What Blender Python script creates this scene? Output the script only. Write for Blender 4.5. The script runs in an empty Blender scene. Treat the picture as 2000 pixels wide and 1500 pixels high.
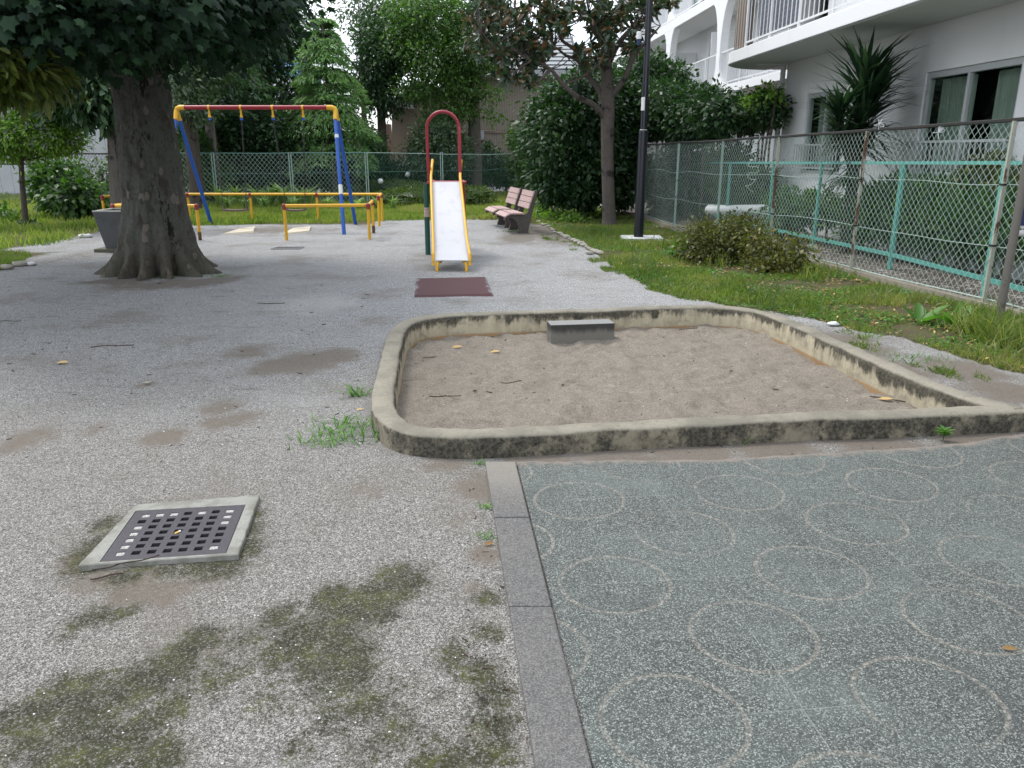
import bpy, bmesh, math, random
import numpy as np
from mathutils import Vector, noise
random.seed(7); RS = np.random.RandomState(11)
sc = bpy.context.scene; COL = sc.collection
# ---------------- camera geometry (calibrated from the photograph, 2000x1500 pixel units) -------------
F = 1520.0; P = math.atan(450/F); H = 1.55
cP, sP = math.cos(P), math.sin(P)
def ray(u, v):
    b = (750-v)/F
    return (u-1000)/F, cP+b*sP, -sP+b*cP
def G(u, v, z=0.0):                      # where a sight line meets height z
    x, y, w = ray(u, v); t = (z-H)/w
    return (x*t, y*t)
def D(u, v, Y):                          # point of a sight line at distance Y
    x, y, w = ray(u, v); t = Y/y
    return (x*t, Y, H+w*t)
def mpp(Y): return Y/F/1.04                   # metres per pixel, roughly

# ---------------- object helpers -----------------------------------------------------------------------
def tag(o, label=None, cat=None, group=None, kind=None):
    if label: o['label'] = label
    if cat: o['category'] = cat
    if group: o['group'] = group
    if kind: o['kind'] = kind
    return o
def thing(name, label, cat, loc=(0,0,0), group=None):
    o = bpy.data.objects.new(name, None); COL.objects.link(o)
    o.empty_display_size = 0.1
    o.location = loc
    return tag(o, label, cat, group)
def off(o):
    v = Vector((0,0,0))
    while o: v = v + Vector(o.location); o = o.parent
    return v
def meshobj(name, V, Fc, mat, parent=None, loc=None, smooth=False, rnd=None, attrs=None):
    me = bpy.data.meshes.new(name)
    V = np.asarray(V, dtype=np.float64).reshape(-1, 3)
    o = bpy.data.objects.new(name, me); COL.objects.link(o)
    if parent: o.parent = parent; V = V-np.array(off(parent))
    elif loc is not None: o.location = loc; V = V-np.array(loc)
    if isinstance(Fc, np.ndarray):
        n, k = Fc.shape
        me.vertices.add(len(V)); me.vertices.foreach_set('co', V.ravel().astype(np.float32))
        me.loops.add(n*k); me.loops.foreach_set('vertex_index', Fc.ravel().astype(np.int32))
        me.polygons.add(n)
        me.polygons.foreach_set('loop_start', np.arange(0, n*k, k, dtype=np.int32))
        me.polygons.foreach_set('loop_total', np.full(n, k, dtype=np.int32))
        me.update(calc_edges=True)
    else:
        me.from_pydata([tuple(v) for v in V], [], Fc); me.update()
    if smooth:
        me.polygons.foreach_set('use_smooth', np.ones(len(me.polygons), dtype=bool))
    if rnd is not None: attrs = dict(attrs or {}); attrs['rnd'] = rnd
    for k_, a in (attrs or {}).items():
        at = me.attributes.new(k_, 'FLOAT', 'POINT'); at.data.foreach_set('value', np.asarray(a, dtype=np.float32))
    if mat: me.materials.append(mat)
    return o
class MB:
    def __init__(s): s.v = []; s.f = []
    def add(s, V, Fc):
        n = len(s.v); s.v += [tuple(p) for p in V]; s.f += [tuple(i+n for i in f) for f in Fc]; return s
    def box(s, c, d, ang=0, ax=None):      # centre, full sizes, z rotation
        x, y, z = d[0]/2, d[1]/2, d[2]/2; ca, sa = math.cos(ang), math.sin(ang)
        V = []
        for k in (-1,1):
            for i, j in ((-1,-1),(1,-1),(1,1),(-1,1)):
                a, b = i*x, j*y
                V.append((c[0]+a*ca-b*sa, c[1]+a*sa+b*ca, c[2]+k*z))
        return s.add(V, [(0,3,2,1),(4,5,6,7),(0,1,5,4),(1,2,6,5),(2,3,7,6),(3,0,4,7)])
    def beam(s, a, b, w, h, up=(0,0,1)):   # box between two points
        a = Vector(a); b = Vector(b); d = (b-a).normalized(); u = Vector(up)
        r = d.cross(u)
        if r.length < 1e-5: r = d.cross(Vector((0,1,0)))
        r.normalize(); u = r.cross(d).normalized()
        V = []
        for p in (a, b):
            for i, j in ((-1,-1),(1,-1),(1,1),(-1,1)): V.append(p+r*(i*w/2)+u*(j*h/2))
        return s.add(V, [(0,1,2,3),(7,6,5,4),(0,4,5,1),(1,5,6,2),(2,6,7,3),(3,7,4,0)])
    def tube(s, pts, r, seg=8, cap=True, jit=0):
        pts = [Vector(p) for p in pts]; n = len(pts)
        rs = r if isinstance(r, (list, tuple)) else [r]*n
        V = []; Fc = []; prev = None
        for i, p in enumerate(pts):
            d = (pts[min(i+1,n-1)]-pts[max(i-1,0)]).normalized()
            if prev is None:
                a = Vector((1,0,0)) if abs(d.x) < .8 else Vector((0,1,0))
                prev = (a-d*a.dot(d)).normalized()
            else:
                prev = prev-d*prev.dot(d)
                prev = prev.normalized()
            q = d.cross(prev)
            for k in range(seg):
                t = 2*math.pi*k/seg
                rr = rs[i]*(1+(random.uniform(-jit, jit) if jit else 0))
                V.append(p+prev*(rr*math.cos(t))+q*(rr*math.sin(t)))
        for i in range(n-1):
            for k in range(seg):
                k2 = (k+1) % seg
                Fc.append((i*seg+k, i*seg+k2, (i+1)*seg+k2, (i+1)*seg+k))
        if cap:
            Fc.append(tuple(reversed(range(seg)))); Fc.append(tuple(range((n-1)*seg, n*seg)))
        return s.add(V, Fc)
    def prism(s, poly, d):                  # poly: list of 3d points (planar), extruded by vector d
        n = len(poly); V = [Vector(p) for p in poly]+[Vector(p)+Vector(d) for p in poly]
        Fc = [tuple(reversed(range(n))), tuple(range(n, 2*n))]
        for i in range(n): Fc.append((i, (i+1) % n, n+(i+1) % n, n+i))
        return s.add(V, Fc)
    def sphere(s, c, r, nu=16, nv=10, nz=None):
        V = []; Fc = []
        for j in range(nv+1):
            ph = math.pi*j/nv
            for i in range(nu):
                th = 2*math.pi*i/nu
                d = Vector((math.sin(ph)*math.cos(th), math.sin(ph)*math.sin(th), math.cos(ph)))
                k = 1
                if nz: k = 1+nz*noise.noise(d*1.7+Vector(c)*3.1)
                V.append((c[0]+d.x*r[0]*k, c[1]+d.y*r[1]*k, c[2]+d.z*r[2]*k))
        for j in range(nv):
            for i in range(nu):
                i2 = (i+1) % nu
                Fc.append((j*nu+i, (j+1)*nu+i, (j+1)*nu+i2, j*nu+i2))
        return s.add(V, Fc)
    def build(s, name, mat, parent=None, loc=None, smooth=False, bevel=0, seg=2, angle=True):
        o = meshobj(name, s.v, s.f, mat, parent, loc, smooth)
        if bevel:
            m = o.modifiers.new('b', 'BEVEL'); m.width = bevel; m.segments = seg; m.limit_method = 'ANGLE'
            m.angle_limit = math.radians(40)
        return o
def smoothed(o, deg=40):
    o.data.polygons.foreach_set('use_smooth', np.ones(len(o.data.polygons), dtype=bool))
    try: o.data.set_sharp_from_angle(angle=math.radians(deg))
    except Exception: pass
    return o

# ---------------- materials ----------------------------------------------------------------------------
class NT:
    def __init__(s, name):
        s.m = bpy.data.materials.new(name); s.m.use_nodes = True
        s.t = s.m.node_tree; s.n = s.t.nodes; s.b = s.n['Principled BSDF']; s.o = s.n['Material Output']
        s.co = None
    def new(s, t, **kw):
        n = s.n.new(t)
        for k, v in kw.items(): setattr(n, k, v)
        return n
    def link(s, a, b): s.t.links.new(a, b)
    def inp(s, sock, v):
        if isinstance(v, bpy.types.NodeSocket): s.link(v, sock)
        elif isinstance(v, (tuple, list)) and len(v) == 3 and sock.type == 'RGBA': sock.default_value = (*v, 1)
        else: sock.default_value = v
    def pos(s):
        if s.co is None: s.co = s.new('ShaderNodeNewGeometry').outputs['Position']
        return s.co
    def obj(s): return s.new('ShaderNodeTexCoord').outputs['Object']
    def mapped(s, scale=(1,1,1), rot=(0,0,0), loc=(0,0,0), src=None):
        n = s.new('ShaderNodeMapping'); s.link(src or s.pos(), n.inputs[0])
        n.inputs['Scale'].default_value = scale; n.inputs['Rotation'].default_value = rot; n.inputs['Location'].default_value = loc
        return n.outputs[0]
    def noise(s, scale, detail=3, rough=.55, vec=None, dist=0, col=False):
        n = s.new('ShaderNodeTexNoise'); s.link(vec or s.pos(), n.inputs['Vector'])
        n.inputs['Scale'].default_value = scale; n.inputs['Detail'].default_value = detail
        n.inputs['Roughness'].default_value = rough; n.inputs['Distortion'].default_value = dist
        return n.outputs['Color' if col else 'Fac']
    def voro(s, scale, vec=None, feature='F1', out='Distance', rand=1):
        n = s.new('ShaderNodeTexVoronoi', feature=feature); s.link(vec or s.pos(), n.inputs['Vector'])
        n.inputs['Scale'].default_value = scale; n.inputs['Randomness'].default_value = rand
        return n.outputs[out]
    def math(s, op, a, b=0.5, c=0.0, clamp=False):
        n = s.new('ShaderNodeMath', operation=op, use_clamp=clamp)
        s.inp(n.inputs[0], a); s.inp(n.inputs[1], b)
        if len(n.inputs) > 2: s.inp(n.inputs[2], c)
        return n.outputs[0]
    def ramp(s, fac, stops):
        n = s.new('ShaderNodeValToRGB'); s.inp(n.inputs[0], fac); e = n.color_ramp.elements
        while len(e) < len(stops): e.new(.5)
        for i, (p_, c) in enumerate(stops):
            e[i].position = p_
            c = (c, c, c) if isinstance(c, (int, float)) else c
            e[i].color = (*c, 1)
        return n.outputs['Color']
    def step(s, x, lo, hi):
        n = s.new('ShaderNodeMapRange', interpolation_type='SMOOTHSTEP'); s.inp(n.inputs[0], x)
        n.inputs[1].default_value = lo; n.inputs[2].default_value = hi
        n.inputs[3].default_value = 0; n.inputs[4].default_value = 1
        return n.outputs[0]
    def mix(s, fac, a, b, mode='MIX'):
        n = s.new('ShaderNodeMix', data_type='RGBA', blend_type=mode)
        s.inp(n.inputs[0], fac); s.inp(n.inputs[6], a); s.inp(n.inputs[7], b)
        return n.outputs[2]
    def attr(s, name): return s.new('ShaderNodeAttribute', attribute_name=name).outputs['Fac']
    def sep(s, v, i):
        n = s.new('ShaderNodeSeparateXYZ'); s.link(v, n.inputs[0]); return n.outputs[i]
    def bump(s, h, strength=.3, dist=.01):
        n = s.new('ShaderNodeBump'); n.inputs['Strength'].default_value = strength
        n.inputs['Distance'].default_value = dist; s.link(h, n.inputs['Height'])
        s.link(n.outputs[0], s.b.inputs['Normal']); return n.outputs[0]
    def done(s, col=None, rough=None, metal=None, spec=None):
        if col is not None: s.inp(s.b.inputs['Base Color'], col)
        if rough is not None: s.inp(s.b.inputs['Roughness'], rough)
        if metal is not None: s.inp(s.b.inputs['Metallic'], metal)
        if spec is not None: s.b.inputs['Specular IOR Level'].default_value = spec
        return s.m
def painted(name, col, rough=.4, wear=.35, rust=(.10,.045,.02), scale=9, dirt=(.5,.47,.42), ws=.66):
    t = NT(name); n1 = t.noise(scale, 5, .65); n2 = t.noise(scale*4, 4, .7)
    c = t.mix(t.math('MULTIPLY', n2, .35), col, tuple(x*y for x, y in zip(col, dirt)))
    m = t.step(n1, ws, ws+.05)
    c = t.mix(t.math('MULTIPLY', m, wear), c, rust)
    t.bump(n2, .12, .003)
    return t.done(c, t.math('ADD', rough, t.math('MULTIPLY', m, .3)))
def leafmat(name, cols, trans=.3, rough=.45, tcol=None, spec=.4):
    t = NT(name); r = t.attr('rnd')
    n = len(cols)
    c = t.ramp(r, [(i/(max(n-1, 1)), q) for i, q in enumerate(cols)])
    t.done(c, rough, spec=spec)
    if trans:
        tr = t.new('ShaderNodeBsdfTranslucent')
        tc = t.mix(1.0, c, tcol or (1.6, 1.9, .7), 'MULTIPLY'); t.link(tc, tr.inputs[0])
        mx = t.new('ShaderNodeMixShader'); mx.inputs[0].default_value = trans
        t.link(t.b.outputs[0], mx.inputs[1]); t.link(tr.outputs[0], mx.inputs[2]); t.link(mx.outputs[0], t.o.inputs[0])
    return t.m
def barkmat(name, a, b, scale=6, st=.5, stretch=.25):
    t = NT(name); v = t.mapped((1,1,stretch))
    n = t.noise(scale*3, 6, .7, v); n2 = t.noise(scale, 3, .5)
    c = t.mix(n, a, b); c = t.mix(t.step(n2, .55, .7), c, tuple(x*.6 for x in a))
    t.bump(n, st, .02)
    return t.done(c, .9, spec=.2)
def plaster(name, col, scale=60, amp=.85):
    t = NT(name); n = t.noise(scale, 5, .7); n2 = t.noise(1.3, 4, .6); n3 = t.noise(5, 3, .6, t.mapped((1,1,.12)))
    c = t.mix(t.math('MULTIPLY', n2, .5), col, tuple(x*amp for x in col))
    c = t.mix(t.math('MULTIPLY', t.step(n3, .55, .8), .25), c, tuple(x*.7 for x in col))
    t.bump(n, .35, .006)
    return t.done(c, .85, spec=.25)

# ---------------- leaves -------------------------------------------------------------------------------
def norm(a): return a/np.maximum(np.linalg.norm(a, axis=1, keepdims=True), 1e-9)
def T_oval(w=.5):
    V = np.array([(0,0,0),(w/2,.45,.06),(0,1,-.08),(-w/2,.45,.06)], float)
    return V, np.array([(0,1,2,3)])
def T_long(w=.36):
    V = np.array([(0,0,0),(w/2,.35,.05),(w*.42,.7,.03),(0,1,-.06),(-w*.42,.7,.03),(-w/2,.35,.05)], float)
    return V, np.array([(0,1,2,3),(0,3,4,5)])
def T_maple():
    pts = [(0,0),(.22,.12),(.52,.16),(.38,.42),(.5,.66),(.2,.68),(0,1.05),(-.2,.68),(-.5,.66),(-.38,.42),(-.52,.16),(-.22,.12)]
    V = [(x, y, -.25*abs(x)) for x, y in pts]+[(0,.42,.05)]
    n = len(pts)
    return np.array(V, float), np.array([(i, (i+1) % n, n) for i in range(n)])
def T_strip(w=.1, bend=.25):
    V = np.array([(-w/2,0,0),(w/2,0,0),(-w*.4,.5,bend*.25),(w*.4,.5,bend*.25),(0,.98,-bend*.12)], float)
    return V, np.array([(0,1,3),(0,3,2),(2,3,4)])
def instance(T, Pn, Ld, Nn, S):
    V, Fc = T
    L = norm(Ld); N = Nn-L*np.sum(Nn*L, axis=1, keepdims=True); N = norm(N); X = np.cross(L, N)
    W = (V[None,:,0,None]*X[:,None,:]+V[None,:,1,None]*L[:,None,:]+V[None,:,2,None]*N[:,None,:])*S[:,None,None]+Pn[:,None,:]
    k = len(V); n = len(Pn)
    return W.reshape(-1,3), (Fc[None,:,:]+(np.arange(n)*k)[:,None,None]).reshape(-1, Fc.shape[1])
def fixquads(Fc):                         # degenerate quads (a,b,c,c) -> list with triangles
    return [tuple(f[:3]) if f[2] == f[3] else tuple(f) for f in Fc.tolist()]
def leafobj(name, T, Pn, Ld, Nn, S, mat, parent=None, loc=None, rnd=None):
    V, Fc = instance(T, Pn, Ld, Nn, S)
    k = len(T[0])
    if rnd is None: rnd = RS.rand(len(Pn))
    if Fc.shape[1] == 4 and np.any(Fc[:,2] == Fc[:,3]): Fc = fixquads(Fc)
    return meshobj(name, V, Fc, mat, parent, loc, rnd=np.repeat(rnd, k))
def blobpts(blobs, n, per=14, cr=.16, shell=.55, floor=0.03, thick=1.0):
    w = np.array([(b[3]*b[4]+b[4]*b[5]+b[3]*b[5])*(b[6] if len(b) > 6 else 1) for b in blobs]); w = w/w.sum()
    nc = max(1, int(n/per)); idx = RS.choice(len(blobs), nc, p=w)
    B = np.array([b[:6] for b in blobs], float)[idx]
    d = norm(RS.randn(nc, 3)); r = shell+(1-shell)*RS.rand(nc)**.6
    # lumpy outline
    lump = np.array([noise.noise(Vector((float(q[0]*2.2+b[0]), float(q[1]*2.2+b[1]), float(q[2]*2.2+b[2])))) for q, b in zip(d, B)])
    r = r*(1+.28*lump)
    C = B[:,:3]+d*r[:,None]*B[:,3:6]
    C = np.repeat(C, per, axis=0); O = np.repeat(d, per, axis=0)
    g = RS.randn(len(C), 3); Pn = C+g*cr*np.array([1,1,.7])
    out = norm(norm(g)+O*.7)
    ok = Pn[:,2] > floor
    tint = np.repeat(RS.rand(nc), per)
    return Pn[ok], out[ok], tint[ok]
def crown(name, blobs, n, size, mat, parent=None, T=None, per=14, cr=.16, shell=.55, droop=.35, up=.8, floor=.03, loc=None, var=.35, tmix=.5, rshift=0, nr=.55):
    Pn, out, tint = blobpts(blobs, n, per, cr, shell, floor)
    m = len(Pn)
    Ld = out+RS.randn(m,3)*.45+np.array([0,0,-droop])
    Nn = np.array([0,0,up])+RS.randn(m,3)*nr+out*.35
    S = size*(1+var*RS.randn(m)).clip(.4, 1.8)
    rnd = (tint*tmix+RS.rand(m)*(1-tmix)+rshift).clip(0, 1)
    return leafobj(name, T or T_oval(), Pn, Ld, Nn, S, mat, parent, loc, rnd)
def BL(u, v, Y, ru, rv, rd, w=1):        # an ellipsoid placed by sight line and distance, radii in photo pixels / metres
    x, y, z = D(u, v, Y); k = mpp(Y)
    return (x, Y, z, ru*k, rd, rv*k, w)
def curve(pts, n=6):                      # Catmull-Rom
    pts = [Vector(p) for p in pts]; q = [pts[0]]+pts+[pts[-1]]; out = []
    for i in range(1, len(q)-2):
        for k in range(n):
            t = k/n; a, b, c, d = q[i-1], q[i], q[i+1], q[i+2]
            out.append(.5*((2*b)+(c-a)*t+(2*a-5*b+4*c-d)*t*t+(3*b-a-3*c+d)*t**3))
    out.append(pts[-1]); return out
def lerp_list(vals, n):
    m = (len(vals)-1)*n+1
    return [float(np.interp(i/n, range(len(vals)), vals)) for i in range(m)]
def limb(mb, pts, rs, n=5, seg=8):
    mb.tube(curve(pts, n), lerp_list(rs, n), seg, cap=False)
# ================ MATERIALS used widely ================
M_red = painted('red paint', (.30,.018,.030), .42, .3, scale=14, ws=.7)
M_joint = painted('dark red joint paint', (.27,.03,.035), .5, .5, (.16,.10,.07), 30, ws=.62)
M_yel = painted('yellow paint', (.76,.42,.02), .45, .55, (.16,.09,.03), 22, ws=.68)
M_blue = painted('blue paint', (.012,.095,.42), .35, .35, (.5,.55,.6), 12, ws=.72)
M_green = painted('dark green paint', (.012,.085,.06), .4, .4, (.1,.12,.08), 20)
M_black = painted('black enamel', (.008,.009,.016), .28, .2, (.03,.03,.03), 9, ws=.75)
M_teal = painted('teal frame paint', (.10,.36,.31), .5, .35, (.20,.27,.22), 10, ws=.62)
M_wire = painted('pale green wire', (.46,.58,.53), .5, .5, (.22,.24,.2), 3, ws=.6)
M_wireg = painted('green fence wire', (.09,.20,.17), .5, .4, (.12,.14,.12), 3)
M_wirew = painted('grey fence wire', (.25,.29,.28), .5, .4, (.12,.12,.12), 3)
M_postg = painted('pale green post', (.30,.42,.37), .5, .6, (.10,.07,.05), 6, ws=.58)
M_rail = painted('rusty dark rail', (.018,.018,.017), .7, .7, (.05,.03,.02), 9, ws=.56)
M_chain = painted('dark chain', (.04,.035,.035), .5, .5, scale=30)
M_steel = painted('brushed pipe', (.55,.55,.54), .35, .2, (.3,.28,.25), 12)
M_gpost = painted('grey brown sign post', (.13,.12,.105), .5, .4, (.07,.05,.04), 7, ws=.6)
M_white = painted('white enamel', (.74,.76,.77), .35, .25, (.4,.38,.34), 8)
def rustpost():
    t = NT('rusty flaking post'); n = t.noise(7, 6, .7, t.mapped((1,1,.3))); n2 = t.noise(40, 4, .7)
    c = t.mix(t.step(n, .50, .54), (.42,.45,.38), (.085,.038,.022)); c = t.mix(t.math('MULTIPLY', n2, .5), c, (.16,.12,.09))
    t.bump(n2, .4, .004); return t.done(c, .8)
M_rust = rustpost()
# ================ GROUND ================
PAVE = [(948,905),(1010,905),(1100,903),(1400,900),(1620,887),(1850,872),(2000,850)]
ANG = math.radians(6.5)
def spots(lst):
    out = []
    for q in lst:
        u, v, r = q[:3]; w = q[3] if len(q) > 3 else 1
        x, y = G(u, v); t = y/(F*cP); out.append((x, y, r*t*1.5, r*t*2.0, w))
    return out
moss = spots([(785,1130,42),(760,1150,40),(728,1175,46),(690,1190,46),(650,1165,34),(660,1220,45),(600,1230,44),(560,1265,40),(540,1205,30),(600,1300,36),
 (670,1270,50),(690,1310,44),(380,1250,36),(330,1290,40),(290,1320,44),(230,1345,48),(130,1350,52),(70,1385,50),(170,1400,52),(60,1440,40),(240,1440,46),(330,1380,34),(180,1470,60),(300,1485,50),(100,1490,50),
 (150,1213,30,.8),(200,1200,26,.8),(250,1190,20,.7),(720,1380,50,.7),(760,1420,46,.75),(640,1400,40,.5),(880,1280,24),(935,1310,30),(965,1345,32),(950,1165,22),(960,1230,22,.8),(975,1410,30),(960,1470,34),(830,1490,30),(900,1495,34),(700,1475,40,.6),(590,1460,40,.5),
 (480,1065,30,.9),(440,1095,34,.9),(330,1108,34,.7),(165,1100,30,.75),(180,1060,30,.8),(475,1030,26,1),(497,1000,18,.8),(200,1020,22,.8),(250,1118,30,.8),(390,1100,30,.9),(170,1085,26,.9),(840,1440,40,.5),(780,1330,40,.45),(560,1370,50,.5),(620,1340,40,.6),(480,1240,40,.5),(430,1280,40,.6),(350,1330,40,.6),(20,1400,50,.8),(200,1380,50,.9),(930,1430,40,.6),(985,1350,20,.8),(985,1490,24,.9),(900,1240,24,.5),(860,1350,30,.4),(450,1300,50,.45),(400,1340,50,.5),(520,1350,50,.4)])
dirt = spots([(600,705,50),(650,693,40),(540,712,40),(490,683,46,.7),(430,795,36,.8),(470,815,34,.8),(420,825,30,.8),(318,853,32),(60,850,45,.8),(20,870,40,.7),(190,835,34,.6),(280,748,24,.6),(130,720,30,.4),
 (940,945,50,.9),(950,1080,30,1),(930,1150,26,.7),(870,900,50,.7),(1050,885,60,1),(1200,880,70,1),(1350,875,70,1),(1500,865,70,1),(1700,855,70,1),(1900,845,70,1),(700,960,60,.5),(190,1130,60,.7),(270,1140,50,.9),(330,1150,40,.8),(430,1115,60,.5),(160,1090,40,.8),(60,1180,50,.3),(560,560,60,.3),
 (640,740,30,.4),(1500,600,60,.7),(1640,660,60,.8),(1750,720,60,.9),(1880,720,60,1),(1960,760,60,.9),(1100,470,50,1),(1060,450,40,1),(980,440,40,.7),(1150,540,60,.45),(1020,560,70,.35),(1700,680,50,.8),(160,500,60,.6),(60,515,60,.5),(900,1010,40,.5),(1010,465,30,1),(250,560,80,.4),(480,445,45,.8),(530,450,40,.9),(640,450,40,.6)])
dirt += spots([(190,548,30,1),(240,552,30,.9),(310,556,36,1),(380,552,34,1),(430,545,30,1),(460,540,24,.7),(340,548,30,1)])
wht = spots([(620,592,70,1),(560,600,50,.7),(900,535,30,.5),(1300,535,60,.5),(80,600,60,.3)])
grs_poly_R = [G(*q) for q in [(1000,428),(1062,440),(1105,460),(1140,478),(1175,503),(1210,530),(1260,556),(1330,575),(1420,596),(1500,606),(1590,622),(1680,645),(1760,655),(1860,690),(1940,715),(2050,740)]]
FENCE = [(3.0,21.6),(3.50,16.8),(3.93,14.0),(4.36,11.6),(4.84,8.6),(5.32,5.6),(5.7,3.2)]
GR_R = grs_poly_R+[(5.9,3.4)]+[(x-.05, y) for x, y in reversed(FENCE[:-1])]+[(2.5,27)]
GR_B = [G(*q) for q in [(1000,428),(900,428),(760,430),(640,436),(520,436),(420,440),(300,440),(205,446),(170,462),(100,478),(40,482),(0,488),(-200,492)]]+[(-30,14),(-30,31),(2.9,33)]
GR_L = [G(*q) for q in [(-150,545),(0,527),(40,515),(62,500),(55,493),(0,490),(-150,495)]]
def inpoly(x, y, poly):
    x = np.asarray(x); y = np.asarray(y); c = np.zeros(x.shape, bool); n = len(poly); j = n-1
    for i in range(n):
        xi, yi = poly[i]; xj, yj = poly[j]
        m = ((yi > y) != (yj > y)) & (x < (xj-xi)*(y-yi)/(yj-yi+1e-12)+xi)
        c ^= m; j = i
    return c
# sandbox outline (outer edge of the kerb top)
ZT = .114
SB = [G(u, v, ZT) for u, v in [(1250,836),(1100,845),(950,853),(850,853),(780,844),(738,825),(722,790),(727,750),(738,710),(748,670),(760,640),(790,621),(860,611),(1000,606),(1200,600),(1380,593),(1480,601),(1560,625),(1640,662),(1750,708),(1850,750),(1950,784),(2040,802),(2000,804),(1900,807),(1700,815),(1500,824)]]
def chaikin(p, k=2):
    for _ in range(k):
        q = []
        for i in range(len(p)):
            a = p[i]; b = p[(i+1) % len(p)]
            q += [(a[0]*.75+b[0]*.25, a[1]*.75+b[1]*.25), (a[0]*.25+b[0]*.75, a[1]*.25+b[1]*.75)]
        p = q
    return p
def resample(p, d):
    out = []; acc = 0
    n = len(p)
    for i in range(n):
        a = Vector((*p[i], 0)); b = Vector((*p[(i+1) % n], 0)); L = (b-a).length
        while acc < L: out.append(tuple((a+(b-a)*(acc/L))[:2])); acc += d
        acc -= L
    return out
SBo = resample(chaikin(SB, 2), .045)
def offset(p, d):
    n = len(p); out = []
    ar = sum(p[i][0]*p[(i+1) % n][1]-p[(i+1) % n][0]*p[i][1] for i in range(n))
    sg = 1 if ar > 0 else -1
    for i in range(n):
        a = p[i-2]; b = p[(i+2) % n]; tx, ty = b[0]-a[0], b[1]-a[1]; L = math.hypot(tx, ty)
        out.append((p[i][0]-sg*ty/L*d, p[i][1]+sg*tx/L*d))
    return out
DRAIN = [G(*q) for q in [(265,990),(508,971),(466,1088),(153,1110)]]
def ground():
    def axis(lo, hi, fl, fh, st):
        a = list(np.arange(fl, fh+1e-6, st)); x = fh; s = st
        while x < hi: s *= 1.25; x += min(s, 40); a.append(x)
        x = fl; s = st
        while x > lo: s *= 1.25; x -= min(s, 40); a.insert(0, x)
        return np.array(a)
    xs = axis(-400, 400, -3.6, 4.2, .05); ys = axis(-60, 900, 1.2, 8.2, .05)
    X, Y = np.meshgrid(xs, ys); nx = len(xs)
    fx, fy = X.ravel(), Y.ravel()
    mid = offset(SBo, .08); hole = inpoly(fx, fy, mid)
    dh = inpoly(fx, fy, offset([DRAIN[0],DRAIN[1],DRAIN[2],DRAIN[3]], 0)) if False else None
    cx = sum(p[0] for p in DRAIN)/4; cy = sum(p[1] for p in DRAIN)/4
    dq = [((p[0]-cx)*.8+cx, (p[1]-cy)*.8+cy) for p in DRAIN]; dh = inpoly(fx, fy, dq); hole |= dh
    Z = np.zeros_like(fx)
    near = (abs(fx) < 14) & (fy < 26)
    for i in np.nonzero(near)[0]:
        v = Vector((fx[i], fy[i], 0)); Z[i] = .012*noise.noise(v*.7)+.006*noise.noise(v*2.5)-.012
        if fy[i] < 9: Z[i] += .0035*noise.noise(v*11)
    def field(sp):
        a = np.zeros_like(fx)
        for x, y, rx, ry, w in sp:
            m = (abs(fx-x) < rx*3) & (abs(fy-y) < ry*3)
            a[m] = np.maximum(a[m], w*np.exp(-(((fx[m]-x)/rx)**2+((fy[m]-y)/ry)**2)))
        return a
    gr = np.zeros_like(fx)
    for poly in (GR_R, GR_B, GR_L): gr = np.maximum(gr, inpoly(fx, fy, poly).astype(float))
    beyond = inpoly(fx, fy, [(p[0], p[1]) for p in FENCE]+[(5.9,-50),(400,-50),(400,900),(3,900)])
    Fc = []
    for j in range(len(ys)-1):
        r = np.arange(j*nx, j*nx+nx-1)
        ok = ~(hole[r] & hole[r+1] & hole[r+nx] & hole[r+nx+1])
        r = r[ok]
        Fc.append(np.stack([r, r+1, r+nx+1, r+nx], 1))
    Fc = np.concatenate(Fc)
    t = NT('gravelly playground soil')
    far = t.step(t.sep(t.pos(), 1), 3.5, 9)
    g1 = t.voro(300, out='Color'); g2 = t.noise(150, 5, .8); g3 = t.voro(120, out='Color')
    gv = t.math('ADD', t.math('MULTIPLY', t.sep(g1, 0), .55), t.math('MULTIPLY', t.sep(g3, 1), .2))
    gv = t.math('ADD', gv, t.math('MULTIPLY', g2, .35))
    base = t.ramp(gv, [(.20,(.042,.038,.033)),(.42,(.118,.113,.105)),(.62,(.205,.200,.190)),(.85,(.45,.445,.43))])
    cool = t.mix(far, (.98,.965,.94), (1.46,1.50,1.57))  # bluer gravel with distance, also brightened in colour to offset canopy shade
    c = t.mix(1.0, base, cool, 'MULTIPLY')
    big = t.noise(1.1, 5, .6); big2 = t.noise(.45, 4, .6, t.mapped((1,1.6,1), loc=(7,3,0)))
    c = t.mix(t.math('MULTIPLY', t.step(big, .48, .7), .5), c, (.155,.132,.108))
    c = t.mix(t.math('MULTIPLY', t.step(big2, .5, .7), .30), c, (.31,.305,.30))
    streak = t.noise(5, 5, .7, t.mapped((.6,2.2,1), rot=(0,0,.25)))
    c = t.mix(t.math('MULTIPLY', t.step(streak, .55, .70), .5), c, (.105,.092,.08))
    chd = t.voro(30); chc = t.voro(30, out='Color'); hit = t.math('MULTIPLY', t.math('LESS_THAN', chd, .11), t.math('GREATER_THAN', t.sep(chc, 0), .55))
    c = t.mix(t.math('MULTIPLY', hit, .8), c, t.mix(t.math('GREATER_THAN', t.sep(chc, 1), .55), (.045,.038,.032), (.42,.41,.39)))
    ch2 = t.voro(9); c2c = t.voro(9, out='Color'); hit2 = t.math('MULTIPLY', t.math('LESS_THAN', t.math('ADD', ch2, t.math('MULTIPLY', t.noise(60, 3), .1)), .13), t.math('GREATER_THAN', t.sep(c2c, 0), .6))
    c = t.mix(t.math('MULTIPLY', hit2, .55), c, (.07,.058,.048))
    fine = t.noise(26, 6, .8, t.mapped((1,1.5,1))); c = t.mix(t.math('MULTIPLY', t.step(fine, .55, .68), .38), c, (.085,.075,.066))
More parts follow.
